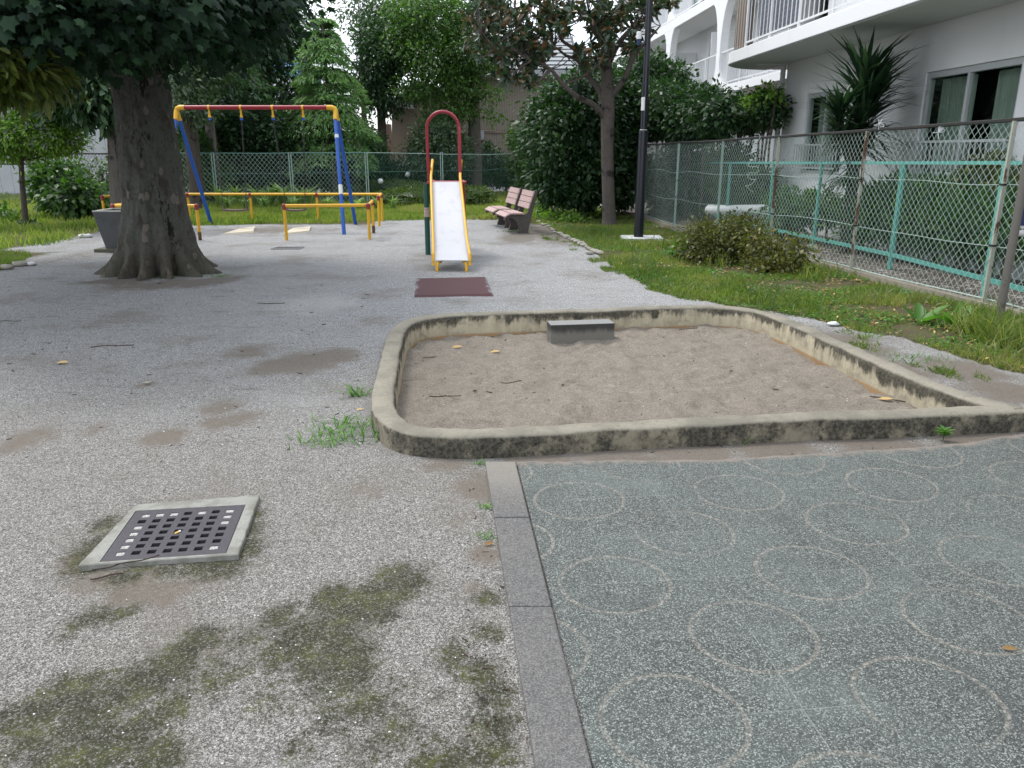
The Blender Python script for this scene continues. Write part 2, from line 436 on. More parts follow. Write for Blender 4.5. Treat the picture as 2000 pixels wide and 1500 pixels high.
    dm = t.math('ADD', t.attr('dirt'), t.math('MULTIPLY', t.math('SUBTRACT', t.noise(7, 5, .7), .5), .9))
    dsoil = t.mix(t.noise(90, 4, .8), (.085,.068,.052), (.20,.17,.138))
    c = t.mix(t.math('MULTIPLY', t.step(dm, .28, .75), .8), c, dsoil)
    wm = t.math('ADD', t.attr('wht'), t.math('MULTIPLY', t.math('SUBTRACT', t.noise(5, 5, .7), .5), .8))
    c = t.mix(t.math('MULTIPLY', t.step(wm, .4, .9), .5), c, (.42,.41,.385))
    mn = t.math('ADD', t.math('MULTIPLY', t.attr('moss'), .95), t.math('ADD', t.math('MULTIPLY', t.math('SUBTRACT', t.noise(7, 6, .75), .5), 1.6), t.math('MULTIPLY', t.math('SUBTRACT', t.noise(38, 6, .8), .5), 1.9)))
    mfine = t.math('ADD', t.math('MULTIPLY', t.step(mn, .16, .70), 1.0), t.math('MULTIPLY', t.math('SUBTRACT', t.sep(g3, 2), .62), .55), clamp=True)
    mfine = t.math('MULTIPLY', mfine, t.step(t.attr('moss'), .02, .35))
    mfine = t.math('MULTIPLY', mfine, t.math('SUBTRACT', 1, t.math('MULTIPLY', t.math('GREATER_THAN', t.sep(t.voro(190, out='Color'), 0), .80), .8)))
    mud = t.math('ADD', t.math('MULTIPLY', t.attr('moss'), .9), t.math('MULTIPLY', t.math('SUBTRACT', t.noise(5, 6, .75), .5), 1.4)); c = t.mix(t.math('MULTIPLY', t.step(mud, .10, .7), .38), c, (.075,.068,.05))
    mc = t.ramp(t.noise(9, 5, .7), [(.35,(.020,.020,.011)),(.55,(.038,.041,.014)),(.72,(.085,.09,.014))])
    c = t.mix(t.math('MULTIPLY', mfine, .92), c, mc)
    gm = t.math('ADD', t.attr('grass'), t.math('MULTIPLY', t.math('SUBTRACT', t.noise(3, 5, .7), .5), .6))
    gc = t.ramp(t.noise(6, 6, .75), [(.3,(.075,.060,.042)),(.5,(.085,.075,.040)),(.75,(.11,.13,.035))])
    c = t.mix(t.step(gm, .45, .75), c, gc)
    rub = t.ramp(t.sep(t.voro(22, out='Color'), 0), [(0,(.07,.055,.045)),(.5,(.14,.115,.095)),(.85,(.2,.18,.16)),(1,(.5,.48,.46))])
    c = t.mix(t.step(t.attr('yard'), .4, .6), c, rub)
    hb = t.math('ADD', t.math('MULTIPLY', t.voro(230), .6), t.math('MULTIPLY', g2, .8))
    hb = t.math('ADD', hb, t.math('MULTIPLY', t.noise(18, 5, .7), 1.2))
    t.bump(hb, .75, .008)
    mat = t.done(c, .93, spec=.2)
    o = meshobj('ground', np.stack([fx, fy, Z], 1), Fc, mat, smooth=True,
      attrs=dict(moss=field(moss), dirt=field(dirt), wht=field(wht), grass=gr, yard=beyond.astype(float)))
    tag(o, kind='structure')
    # pit under the grate
ground()
def gz(x, y):
    v = Vector((x, y, 0)); return .012*noise.noise(v*.7)+.006*noise.noise(v*2.5)-.012
# ---- paving with ring pattern ----
def paving():
    t = NT('green terrazzo paving')
    # tile frame: origin at one ring centre, axes along the tile joints
    O = G(1200,1142); ex = np.array(G(1583,1118))-np.array(O); ey = (np.array(G(1130,978))-np.array(O))
    A = np.linalg.inv(np.stack([ex, ey], 1)/2)      # world -> tile units
    p = t.pos(); x, y = t.sep(p, 0), t.sep(p, 1)
    dx, dy = t.math('SUBTRACT', x, O[0]), t.math('SUBTRACT', y, O[1])
    U = t.math('ADD', t.math('MULTIPLY', dx, A[0,0]), t.math('MULTIPLY', dy, A[0,1]))
    W = t.math('ADD', t.math('MULTIPLY', dx, A[1,0]), t.math('MULTIPLY', dy, A[1,1]))
    fu, fw = t.math('ROUND', U), t.math('ROUND', W)
    du, dw = t.math('SUBTRACT', U, fu), t.math('SUBTRACT', W, fw)
    par = t.math('ABSOLUTE', t.math('MODULO', t.math('ABSOLUTE', t.math('ADD', fu, fw)), 2))   # 0 -> ring centre
    # distance to the nearest ring centre: if parity odd the centre is one tile away along the larger coordinate
    au, aw = t.math('ABSOLUTE', du), t.math('ABSOLUTE', dw)
    big = t.math('GREATER_THAN', au, aw)
    su = t.math('SUBTRACT', au, t.math('MULTIPLY', par, big))
    sw = t.math('SUBTRACT', aw, t.math('MULTIPLY', par, t.math('SUBTRACT', 1, big)))
    r = t.math('SQRT', t.math('ADD', t.math('MULTIPLY', su, su), t.math('MULTIPLY', sw, sw)))
    wob = t.math('MULTIPLY', t.math('SUBTRACT', t.noise(30, 3), .5), .025)
    rd = t.math('ABSOLUTE', t.math('SUBTRACT', t.math('ADD', r, wob), .535))
    ring = t.math('SUBTRACT', 1, t.step(rd, .014, .030))
    jl = t.math('MINIMUM', au, aw); joint = t.math('SUBTRACT', 1, t.step(t.math('ADD', jl, t.math('MULTIPLY', wob, .3)), .003, .010))
    ch = t.voro(250, out='Color'); ch2 = t.voro(400, out='Color'); n = t.noise(150, 4, .8)
    # the stone varies tile by tile
    cell = t.new('ShaderNodeTexWhiteNoise', noise_dimensions='2D'); cv = t.new('ShaderNodeCombineXYZ')
    t.link(t.math('FLOOR', U), cv.inputs[0]); t.link(t.math('FLOOR', W), cv.inputs[1]); t.link(cv.outputs[0], cell.inputs['Vector'])
    sp = t.math('ADD', t.math('MULTIPLY', t.sep(ch, 0), .6), t.math('MULTIPLY', t.sep(ch2, 1), .3)); sp = t.math('ADD', sp, t.math('MULTIPLY', n, .25))
    c = t.ramp(sp, [(.2,(.018,.020,.019)),(.5,(.044,.049,.045)),(.74,(.090,.100,.092)),(.90,(.27,.290,.265))])
    c = t.mix(t.math('MULTIPLY', cell.outputs['Value'], .16), c, (.14,.163,.155))
    wear = t.noise(1.6, 5, .6); c = t.mix(t.math('MULTIPLY', t.step(wear, .52, .7), .30), c, (.13,.158,.145))
    c = t.mix(t.math('MULTIPLY', t.step(t.noise(2.3, 5, .6), .55, .72), .45), c, (.035,.039,.040))
    peb = t.ramp(t.sep(t.voro(170, out='Color'), 2), [(0,(.075,.072,.063)),(.6,(.135,.128,.110)),(1,(.34,.32,.28))])
    vis = t.step(t.noise(2.1, 3, .5), .30, .5)
    rw = t.math('MULTIPLY', ring, t.math('ADD', t.math('MULTIPLY', vis, .55), .06))
    c = t.mix(rw, c, peb)
    c = t.mix(t.math('MULTIPLY', joint, t.math('MULTIPLY', t.step(t.noise(1.7, 4, .6), .36, .62), .45)), c, (.20,.215,.20))
    sand = t.math('ADD', t.attr('sandy'), t.math('MULTIPLY', t.math('SUBTRACT', t.noise(12, 5, .7), .5), .8))
    c = t.mix(t.step(sand, .45, .8), c, t.mix(t.noise(100, 4, .8), (.13,.11,.09), (.235,.20,.17)))
    hb = t.math('SUBTRACT', t.math('MULTIPLY', n, .4), t.math('MULTIPLY', ring, 1.0)); hb = t.math('SUBTRACT', hb, t.math('MULTIPLY', joint, .7))
    t.bump(hb, .5, .004)
    mat = t.done(c, t.math('ADD', .6, t.math('MULTIPLY', n, .25)), spec=.35)
    # outline: left edge straight, back edge ragged with soil
    L0 = np.array(G(1010,905)); L1 = np.array(G(1160,1500)); dL = (L1-L0)
    xs = np.linspace(0, 1, 60)
    V = []; Fc = []; sd = []
    bx = np.linspace(L0[0], 4.6, 110)
    back = [G(u, v) for u, v in PAVE[1:]]+[(4.6, G(2000,850)[1]+.25)]
    by = np.interp(bx, [b[0] for b in back], [b[1] for b in back])
    by = np.array([y+.022*noise.noise(Vector((x*6, 0, 0)))+.015*noise.noise(Vector((x*23, 4, 0))) for x, y in zip(bx, by)])
    rows = 60; y_end = .2
    for j in range(rows+1):
        s = j/rows
        for x, yb in zip(bx, by):
            y = yb+(y_end-yb)*s
            k = (x-bx[0])/(bx[-1]-bx[0]); xl = L0[0]+dL[0]/dL[1]*(y-L0[1])
            xx = xl+(bx[-1]-xl)*k
            V.append((xx, y, .006+.003*noise.noise(Vector((xx*1.3, y*1.3, 0))))); sd.append(max(0, 1-(yb-y)/.16)*.75)
    n = len(bx)
    for j in range(rows):
        for i in range(n-1): Fc.append((j*n+i, (j+1)*n+i, (j+1)*n+i+1, j*n+i+1))
    o = meshobj('pavement', V, Fc, mat, attrs=dict(sandy=sd), smooth=True); tag(o, kind='structure')
    # kerb stones
    t = NT('grey kerb stone'); s1 = t.voro(260, out='Color'); n = t.noise(60, 5, .7); n2 = t.noise(2.2, 5, .6)
    c = t.ramp(t.math('ADD', t.math('MULTIPLY', t.sep(s1, 0), .6), t.math('MULTIPLY', n, .4)), [(.2,(.070,.068,.067)),(.6,(.125,.122,.118)),(.88,(.20,.195,.185)),(1,(.42,.42,.4))])
    c = t.mix(t.math('MULTIPLY', t.step(n2, .5, .7), .4), c, (.17,.16,.145))
    yv = t.math('MULTIPLY', t.step(t.sep(t.pos(), 1), 3.1, 3.8), .6); c = t.mix(yv, c, (.25,.23,.195))
    t.bump(n, .5, .004); mk = t.done(c, .9, spec=.2)
    a0 = np.array(G(948,905)); a1 = np.array(G(1045,1500)); b0 = np.array(G(1008,905)); b1 = np.array(G(1158,1500))
    cuts = [0]+[float((a0[1]-G(975,q)[1])/(a0[1]-a1[1])) for q in (1015,1190)]; cuts += [cuts[-1]+.37*1.02, cuts[-1]+.8]
    mb = MB()
    mb = MB()
    for s0, s1_ in zip(cuts[:-1], cuts[1:]):
        e = .0015
        pts = [a0+(a1-a0)*(s0+e), b0+(b1-b0)*(s0+e)-np.array((.004,0)), b0+(b1-b0)*(s1_-e)-np.array((.004,0)), a0+(a1-a0)*(s1_-e)]
        z = .014+random.uniform(-.002, .002)
        mb.prism([(p[0], p[1], -.08) for p in reversed(pts)], (0, 0, z+.08))
    o = mb.build('kerb', mk, bevel=.006, seg=2); tag(o, kind='structure')
paving()
# ================ SANDBOX ================
def sandbox():
    t = NT('grimy sandbox concrete'); n = t.noise(45, 5, .75); st = t.noise(16, 5, .7, t.mapped((1,1,.15))); n2 = t.noise(3.2, 5, .6); n4 = t.noise(9, 5, .7)
    z = t.sep(t.pos(), 2); nz = t.sep(t.new('ShaderNodeNewGeometry').outputs['Normal'], 2)
    top = t.mix(n, (.155,.142,.11), (.315,.29,.235)); top = t.mix(t.math('MULTIPLY', t.step(n2, .42, .66), .6), top, (.12,.112,.092)); top = t.mix(t.math('MULTIPLY', t.step(t.noise(24, 6, .8), .54, .7), .5), top, (.075,.07,.058))
    top = t.mix(t.math('MULTIPLY', t.step(t.noise(160, 3, .8), .6, .72), .5), top, (.10,.095,.08))
    cream = t.mix(st, (.26,.225,.15), (.56,.50,.37)); cream = t.mix(t.math('MULTIPLY', t.step(n4, .46, .66), .6), cream, (.19,.165,.13)); cream = t.mix(t.math('MULTIPLY', t.step(n, .55, .7), .35), cream, (.12,.11,.09))
    grime = t.mix(t.step(n, .35, .65), (.012,.012,.011), (.085,.078,.060))
    inn = t.attr('inner')
    # grime hangs from the top edge on the inner side, covers most of the outer side
    lim = t.math('ADD', t.math('MULTIPLY', t.math('SUBTRACT', st, .5), .17), t.math('ADD', .045, t.math('ADD', t.math('MULTIPLY', t.math('SUBTRACT', n2, .5), .30), t.math('MULTIPLY', t.math('SUBTRACT', n4, .5), .14))))
    gi = t.math('MULTIPLY', t.step(t.math('SUBTRACT', z, lim), -.03, .035), .92)
    go = t.step(t.math('ADD', st, t.math('MULTIPLY', n2, .5)), .52, .70)
    go = t.math('ADD', t.math('MULTIPLY', t.step(t.math('ADD', t.noise(11, 6, .8), t.math('MULTIPLY', t.math('SUBTRACT', n2, .5), 1.1)), .34, .60), .42), .54)
    g = t.mix(inn, go, gi); side = t.mix(g, cream, grime)
    orange = t.math('MULTIPLY', t.math('SUBTRACT', 1, t.step(t.math('ADD', z, t.math('MULTIPLY', n4, .02)), -.065, -.045)), inn)
    side = t.mix(t.math('MULTIPLY', orange, .8), side, (.30,.17,.075))
    c = t.mix(t.step(nz, .35, .8), side, top)
    t.bump(t.math('ADD', n, t.math('MULTIPLY', st, .6)), .7, .006)
    mat = t.done(c, .92, spec=.2)
    sec = [(-.004,-.08,0),(-.002,0,0),(.003,ZT*.5,0),(.004,ZT-.022,0),(.011,ZT-.007,0),(.026,ZT,0),(.076,ZT+.002,.5),(.124,ZT,1),(.138,ZT-.007,1),(.146,ZT-.022,1),(.150,.07,1),(.152,.0,1),(.156,-.08,1),(.156,-.16,1)]
    sg = 1
    rings = [offset(SBo, d) for d, _, _ in sec]; n = len(SBo); V = []; inner = []
    for k, (d, z, q) in enumerate(sec):
        for i in range(n):
            x, y = rings[k][i]; w = noise.noise(Vector((x*3, y*3, z*8)))*.010+noise.noise(Vector((x*12, y*12, z*16)))*.0065+noise.noise(Vector((x*40, y*40, z*40)))*.002
            V.append((x+w, y+w*.6, z+w*.7)); inner.append(q)
    Fc = []
    for k in range(len(sec)-1):
        for i in range(n):
            i2 = (i+1) % n; Fc.append((k*n+i, k*n+i2, (k+1)*n+i2, (k+1)*n+i))
    root = thing('sandbox', 'rounded concrete sandbox kerb with black grime over cream walls', 'sandbox', (.9,5.6,0))
    o = meshobj('kerb_ring', V, Fc, mat, root, smooth=True, attrs=dict(inner=inner))
    bm = bmesh.new(); bm.from_mesh(o.data); bmesh.ops.recalc_face_normals(bm, faces=bm.faces); bm.to_mesh(o.data); bm.free()
    # sand
    xs = np.arange(-1.2, 3.4, .03); ys = np.arange(3.6, 7.7, .03); X, Y = np.meshgrid(xs, ys); fx, fy = X.ravel(), Y.ravel()
    ok = inpoly(fx, fy, offset(SBo, .12)); nx = len(xs)
    def sz(x, y):
        v = Vector((x, y, 0)); z = -.075+.028*noise.noise(v*1.5)+.034*noise.noise(v*4)+.026*noise.noise(v*9)+.012*noise.noise(v*22)-.02*max(0, noise.noise(v*6.5+Vector((5,0,0)))-.25)*3
        z -= .03*math.exp(-((x-.65)**2/.16+(y-6.5)**2/.05)); z += .02*math.exp(-((x+.3)**2+(y-4.5)**2)/.3)
        z += .028*math.exp(-((x-1.62)**2/.035+(y-4.35)**2/.006))-.028*math.exp(-((x-1.75)**2/.05+(y-4.55)**2/.01))
        return z
    Z = np.array([sz(a, b) if k else 0 for a, b, k in zip(fx, fy, ok)])
    Fc = []
    for j in range(len(ys)-1):
        r = np.arange(j*nx, j*nx+nx-1); r = r[ok[r] & ok[r+1] & ok[r+nx] & ok[r+nx+1]]; Fc.append(np.stack([r, r+1, r+nx+1, r+nx], 1))
    t = NT('coarse grey brown sand'); n = t.noise(140, 5, .85); v1 = t.voro(260, out='Color'); n2 = t.noise(2.5, 5, .65); n3 = t.noise(16, 5, .7)
    gv = t.math('ADD', t.math('MULTIPLY', n, .55), t.math('MULTIPLY', t.sep(v1, 0), .45))
    c = t.ramp(gv, [(.2,(.10,.085,.068)),(.5,(.235,.205,.168)),(.75,(.32,.285,.24)),(.95,(.50,.46,.40))])
    c = t.mix(t.math('MULTIPLY', t.step(n2, .45, .7), .35), c, (.17,.145,.118)); c = t.mix(t.math('MULTIPLY', t.step(n3, .52, .68), .45), c, (.34,.305,.255)); c = t.mix(t.math('MULTIPLY', t.step(t.noise(11, 5, .75, t.mapped(loc=(4,2,0))), .54, .66), .45), c, (.13,.112,.092))  # paler and darker patches put the sand's relief shading into its colour
    t.bump(t.math('ADD', n, t.math('MULTIPLY', n3, 2.5)), .9, .010)
    o = meshobj('sand', np.stack([fx, fy, Z], 1), np.concatenate(Fc), t.done(c, .95, spec=.15), smooth=True); tag(o, kind='structure')
    # remove loose verts
    bm = bmesh.new(); bm.from_mesh(o.data); bmesh.ops.delete(bm, geom=[v for v in bm.verts if not v.link_faces], context='VERTS'); bm.to_mesh(o.data); bm.free()
    # step block
    t = NT('dark stained step concrete'); n = t.noise(50, 5, .75); st = t.noise(12, 5, .7, t.mapped((1,1,.2)))
    z = t.sep(t.pos(), 2); nz = t.sep(t.new('ShaderNodeNewGeometry').outputs['Normal'], 2)
    side = t.mix(t.step(t.math('ADD', z, t.math('MULTIPLY', t.math('SUBTRACT', st, .5), .12)), -.01, .06), (.16,.15,.13), (.018,.018,.016)); side = t.mix(t.math('MULTIPLY', n, .4), side, (.1,.1,.09))
    c = t.mix(t.step(nz, .5, .8), side, t.mix(n, (.13,.13,.127), (.27,.27,.265))); t.bump(n, .4, .004); ms = t.done(c, .85)
    a = Vector((*G(1076,635,.088), 0)); b = Vector((*G(1201,631,.088), 0)); dpt = Vector((-(b-a).y, (b-a).x, 0)).normalized()*.19
    mb = MB(); mb.prism([a+Vector((0,0,-.2)), b+Vector((0,0,-.2)), b+dpt+Vector((0,0,-.2)), a+dpt+Vector((0,0,-.2))], (0,0,.288))
    o = mb.build('step_block', ms, loc=(a+b)/2+Vector((0,0,-.08)), bevel=.007)
    tag(o, 'small rectangular concrete step against the back wall inside the sandbox', 'step')
    return sz
sandz = sandbox()
# ================ DRAIN ================
def drain():
    cx = sum(p[0] for p in DRAIN)/4; cy = sum(p[1] for p in DRAIN)/4
    a, b, c_, d = [Vector((*p, 0)) for p in DRAIN]     # back-left, back-right, front-right, front-left
    gq = [Vector((*G(*q, .028), 0)) for q in [(264,992),(479,980),(441,1074),(193,1091)]]
    root = thing('storm_drain', 'square iron grate in a pale concrete surround ringed by moss', 'drain', (cx, cy, 0))
    def bil(q, s, t_, z): p = (q[0]*(1-s)+q[1]*s)*(1-t_)+(q[3]*(1-s)+q[2]*s)*t_; return Vector((p.x, p.y, z))
    t = NT('pale drain concrete'); n = t.noise(90, 5, .8); n2 = t.noise(9, 4, .6)
    c = t.mix(n, (.13,.133,.12), (.33,.325,.29)); c = t.mix(t.math('MULTIPLY', t.step(n2, .42, .65), .7), c, (.12,.115,.09)); t.bump(n, .6, .004); mc = t.done(c, .9)
    mb = MB(); zt = .014; q = [a, b, c_, d]; N = 20
    V = []; Fc = []
    loop_o = []; loop_i = []
    for k in range(4):
        for j in range(N):
            s = j/N; o_ = q[k]*(1-s)+q[(k+1) % 4]*s; i_ = gq[k]*(1-s)+gq[(k+1) % 4]*s
            w = .006*noise.noise(Vector((k*7+s*13, 0, 0))); o_ = o_+(o_-Vector((cx, cy, 0))).normalized()*w
            loop_o.append(o_); loop_i.append(i_)
    n_ = len(loop_o)
    for lp, z in ((loop_o, -.05), (loop_o, zt-.004), (loop_o, zt), (loop_i, zt), (loop_i, -.03)):
        sh = .985 if (lp is loop_o and z == zt) else 1
        for p in lp: V.append((cx+(p.x-cx)*sh, cy+(p.y-cy)*sh, z))
    for k in range(4):
        for i in range(n_): i2 = (i+1) % n_; Fc.append((k*n_+i, k*n_+i2, (k+1)*n_+i2, (k+1)*n_+i))
    meshobj('surround', V, Fc, mc, root)
    # grate: a plate with rows of slots
    t = NT('cast iron grate'); n = t.noise(60, 5, .75); c = t.mix(n, (.028,.026,.031), (.075,.068,.08)); t.bump(n, .5, .003); mi = t.done(c, .55, metal=.3)
    m0 = .055; K = 7
    cut = [0.0]
    pit = (1-2*m0)/K
    for i in range(K): cut += [m0+i*pit+.22*pit, m0+i*pit+.78*pit]
    cut.append(1.0); NN = len(cut); V = []; Fc = []
    sh = .004
    g2 = [p+(Vector((cx, cy, 0))-p).normalized()*.005 for p in gq]
    for z in (.013, -.004):
        for t_ in cut:
            for s in cut: V.append(bil(g2, s, t_, z))
    L = NN*NN
    solid = lambda i, j: not (i % 2 == 1 and j % 2 == 1)
    for j in range(NN-1):
        for i in range(NN-1):
            if solid(i, j):
                k = j*NN+i; Fc.append((k, k+NN, k+NN+1, k+1)); Fc.append((L+k, L+k+1, L+k+NN+1, L+k+NN))
            else:
                k = j*NN+i; q4 = [k, k+1, k+NN+1, k+NN]
                for e in range(4): Fc.append((q4[e], q4[(e+1) % 4], L+q4[(e+1) % 4], L+q4[e]))
    meshobj('grate', V, Fc, mi, root)
    # gravel packed into the blocked slots
    t = NT('packed white grit'); c = t.ramp(t.sep(t.voro(350, out='Color'), 0), [(0,(.12,.11,.10)),(1,(.55,.53,.51))]); t.bump(t.noise(200), .8, .004); mg = t.done(c, .95)
    mb = MB(); filled = [(0,0),(1,0),(2,0),(4,0),(6,0),(6,1),(6,2),(0,2),(0,3),(0,4),(0,5),(0,6),(6,6)]
    for i, j in filled:
        s0, s1, t0, t1 = cut[2*i+1], cut[2*i+2], cut[2*j+1], cut[2*j+2]; z = .009
        mb.prism([bil(g2, s0, t1, -.009), bil(g2, s1, t1, -.009), bil(g2, s1, t0, -.009), bil(g2, s0, t0, -.009)], (0,0,.019)); mb.build('grit_plug', mg, root); mb = MB()
    t = NT('dark pit'); mp = t.done((.03,.03,.028), .9)
    V = [(*gq[i][:2], -.03) for i in range(4)]+[(*gq[i][:2], -.5) for i in range(4)]
    meshobj('pit', V, [(0,1,5,4),(1,2,6,5),(2,3,7,6),(3,0,4,7),(4,5,6,7)], mp, root)
    # cigarette end
    p = Vector((*G(342,1042,.016), .017)); d_ = Vector((.55,.83,0))
    r2 = thing('cigarette_end', 'yellow cigarette end lying on the iron grate', 'cigarette butt', p)
    MB().tube([p, p+d_*.016], .004, 8).build('filter', NT('filter paper').done((.75,.5,.12), .8), r2)
    MB().tube([p+d_*.016, p+d_*.026], .0041, 8).build('paper', NT('white paper').done((.75,.74,.7), .8), r2)
    # twigs across the surround
drain()
def slot_drain():
    x, y = G(562, 484); root = thing('slot_drain', 'small flush drain with a row of dark painted slots near the swings', 'drain', (x, y, 0))
    t = NT('grey slot plate'); m1 = t.done(t.mix(t.noise(60, 4), (.17,.17,.175), (.26,.26,.27)), .9)
    MB().box((x, y, -.012), (.50,.30,.028)).build('plate', m1, root)
    mb = MB()
    for k in range(7):
        xx = x-.2+k*.066; mb.prism([(xx-.02, y-.11, .004), (xx, y-.11, .004), (xx+.045, y+.11, .004), (xx+.025, y+.11, .004)], (0,0,.004))
    mb.build('slots', NT('painted slot dark').done((.03,.035,.04), .9), root)  # dark strips on the plate, the slots' inner shade put into the colour
slot_drain()
# ================ PLAY MATS ================
def quadmat(name, label, cat, q, col, edge, zt=.012, dust=(.36,.36,.38), group=None):
    pts = [Vector((*G(*a), 0)) for a in q]; cx = sum(p.x for p in pts)/4; cy = sum(p.y for p in pts)/4
    t = NT(name+' surface'); n = t.noise(70, 5, .8); n2 = t.noise(3.5, 5, .7); sp = t.voro(240, out='Color')
    c = t.mix(n, tuple(x*.7 for x in col), tuple(min(1, x*1.25) for x in col))
    e = t.math('ADD', t.attr('edge'), t.math('MULTIPLY', t.math('SUBTRACT', n2, .5), edge))
    e = t.math('ADD', e, t.math('MULTIPLY', t.math('SUBTRACT', t.sep(sp, 0), .5), .3))
    c = t.mix(t.step(e, .6, .95), c, t.mix(n, tuple(x*.6 for x in dust), dust)); t.bump(n, .6, .004)
    m = t.done(c, .9, spec=.2)
    N = 24; V = []; ed = []; Fc = []
    for j in range(N+1):
        for i in range(N+1):
            s, r = i/N, j/N; p = (pts[0]*(1-s)+pts[1]*s)*(1-r)+(pts[3]*(1-s)+pts[2]*s)*r
            dd = min(s, 1-s, r, 1-r)*2; z = zt if 0 < i < N and 0 < j < N else -.03
            V.append((p.x, p.y, z)); ed.append(max(0, 1-dd*3.2) if r < .9 else max(0, 1-min(s, 1-s)*2*3.2)*.6)
    for j in range(N):
        for i in range(N): Fc.append((j*(N+1)+i, (j+1)*(N+1)+i, (j+1)*(N+1)+i+1, j*(N+1)+i+1))
    o = meshobj(name, V, Fc, m, loc=(cx, cy, 0), attrs=dict(edge=ed)); tag(o, label, cat, group); return o
quadmat('landing_mat', 'faded maroon rubber mat flush in the ground at the foot of the slide', 'mat', [(809,544),(952,541),(967,577),(805,580)], (.095,.052,.055), 1.3)
quadmat('swing_mat', 'worn cream mat under the left swing seat', 'mat', [(468,447),(500,443),(497,453),(433,458)], (.55,.49,.38), 1.4, .016, (.33,.32,.32), 'worn mats under the swings')
quadmat('swing_mat', 'worn cream mat under the right swing seat behind the yellow rail', 'mat', [(572,446),(609,443),(606,452),(549,458)], (.55,.49,.38), 1.4, .016, (.33,.32,.32), 'worn mats under the swings')
# ================ SLIDE ================
def slide():
    yb = G(880,530)[1]; yt = G(840,497)[1]+.05
    bl = D(848,508,yb+.04); br = D(916,508,yb+.04); tl = D(843,355,yt-.1); tr = D(897,355,yt-.1)
    root = thing('slide', 'small slide with white chute, yellow sides and tall red hoop handrail', 'slide', ((bl[0]+br[0])/2, yb, 0))
    # profile of the chute along its run: flat end, curve, slope
    T = Vector(((tl[0]+tr[0])/2, tl[1], tl[2])); B = Vector(((bl[0]+br[0])/2, bl[1], bl[2])); hw = (br[0]-bl[0])/2*.99
    pr = [T+Vector((0,.55,.0)), T, T+(B-T)*.02+Vector((0,0,-.005))]
    pts = curve([T+Vector((0,.03,0)), T+(B-T)*.25+Vector((0,0,-.02)), T+(B-T)*.55+Vector((0,0,-.055)), T+(B-T)*.78+Vector((0,0,-.075)), T+(B-T)*.90+Vector((0,0,-.035)), B], 8)
    t = NT('scuffed white chute'); n = t.noise(5, 5, .65); n2 = t.noise(60, 4, .6, t.mapped((1,.1,.1)))
    c = t.mix(t.math('MULTIPLY', t.step(n, .5, .72), .45), (.52,.52,.54), (.33,.34,.36)); c = t.mix(t.math('MULTIPLY', n2, .2), c, (.45,.45,.47)); t.bump(n2, .08, .002)
    mw = t.done(c, .33, metal=.15)
    V = []; Fc = []
    hw_ = [np.interp(i/(len(pts)-1), [0,1], [(tr[0]-tl[0])/2, (br[0]-bl[0])/2]) for i in range(len(pts))]
    for p, h_ in zip(pts, hw_):
        for x in (-1, -.94, -.5, 0, .5, .94, 1): V.append((p.x+x*h_, p.y, p.z+(.03 if abs(x) == 1 else 0)))
    for p, h_ in zip(pts, hw_):
        for x in (-1, -.94, -.5, 0, .5, .94, 1): V.append((p.x+x*h_, p.y, p.z-.012))
    n_ = len(pts)
    for i in range(n_-1):
        for k in range(6):
            a = i*7+k; Fc.append((a, a+7, a+8, a+1)); b = n_*7+a; Fc.append((b, b+1, b+8, b+7))
    for k in range(6): a = (n_-1)*7+k; Fc.append((a, a+n_*7, a+n_*7+1, a+1))
    smoothed(meshobj('chute', V, Fc, mw, root), 50)
    for sx in (-1, 1):
        mb = MB(); side = []
        for p, h_ in zip(pts, hw_): side.append((Vector((p.x+sx*(h_+.012), p.y, p.z))))
        # side board swept: lower edge below chute, upper edge with rounded rail
        top = [q+Vector((0, .02, .075)) for q in side]
        for q0, q1, a0, a1 in zip(side[:-1], side[1:], top[:-1], top[1:]):
            pass
        V = []; Fc = []
        for q, a in zip(side, top):
            V += [q+Vector((-.009,0,-.06)), q+Vector((.009,0,-.06)), a+Vector((.009,0,0)), a+Vector((-.009,0,0))]
        for i in range(len(side)-1):
            for k in range(4): k2 = (k+1) % 4; Fc.append((i*4+k, i*4+k2, (i+1)*4+k2, (i+1)*4+k))
        Fc += [(0,3,2,1), tuple(len(V)-4+k for k in range(4))]
        mb.add(V, Fc)
        r0 = top[0]; up = Vector((r0.x, r0.y+.30, r0.z+.245))
        path = [up+Vector((0,.06,-.02)), up, r0+(up-r0)*.5]+top+[top[-1]+Vector((0,-.02,-.09))]
        mb.tube(path, .021, 10)
        # thicker guard at the run out
        s0 = side[-9]; s1 = side[-1]
        mb.add([s+Vector((dx, 0, dz)) for s in (s0, s1) for dx, dz in ((-.020*1,.02),(.020,.02),(.020,-.075),(-.020,-.075))], [(0,3,2,1),(4,5,6,7),(0,1,5,4),(1,2,6,5),(2,3,7,6),(3,0,4,7)])
        smoothed(mb.build('side_rail', M_yel, root), 50)
        f = MB(); x = B.x+sx*(hw-.035)
        f.tube(curve([(x-sx*.05, B.y+.10, B.z-.03), (x-sx*.01, B.y+.02, B.z-.045), (x, B.y-.0, B.z-.09), (x, B.y-.0, -.05)], 5), .022, 10)
        smoothed(f.build('front_leg', M_yel, root), 50)
        g = MB(); xx = T.x+(-.315 if sx < 0 else .20); g.tube([(xx, yt, -.05), (xx, yt, T.z-.02)], .042, 14)
        gp = smoothed(g.build('post', M_green, root), 50)
        if sx < 0:
            st = MB(); st.tube([(xx, yt, T.z*.52), (xx, yt, T.z*.65)], .0433, 14, cap=False); st.build('warning_sticker', painted('sticker', (.55,.45,.42), .5, .7, (.5,.06,.05), 60, ws=.55), gp)
    # platform deck and ladder behind
    mb = MB(); mb.box((T.x, T.y+.30, T.z-.02), (.60,.56,.035)); mb.build('platform', M_red, root, bevel=.005)
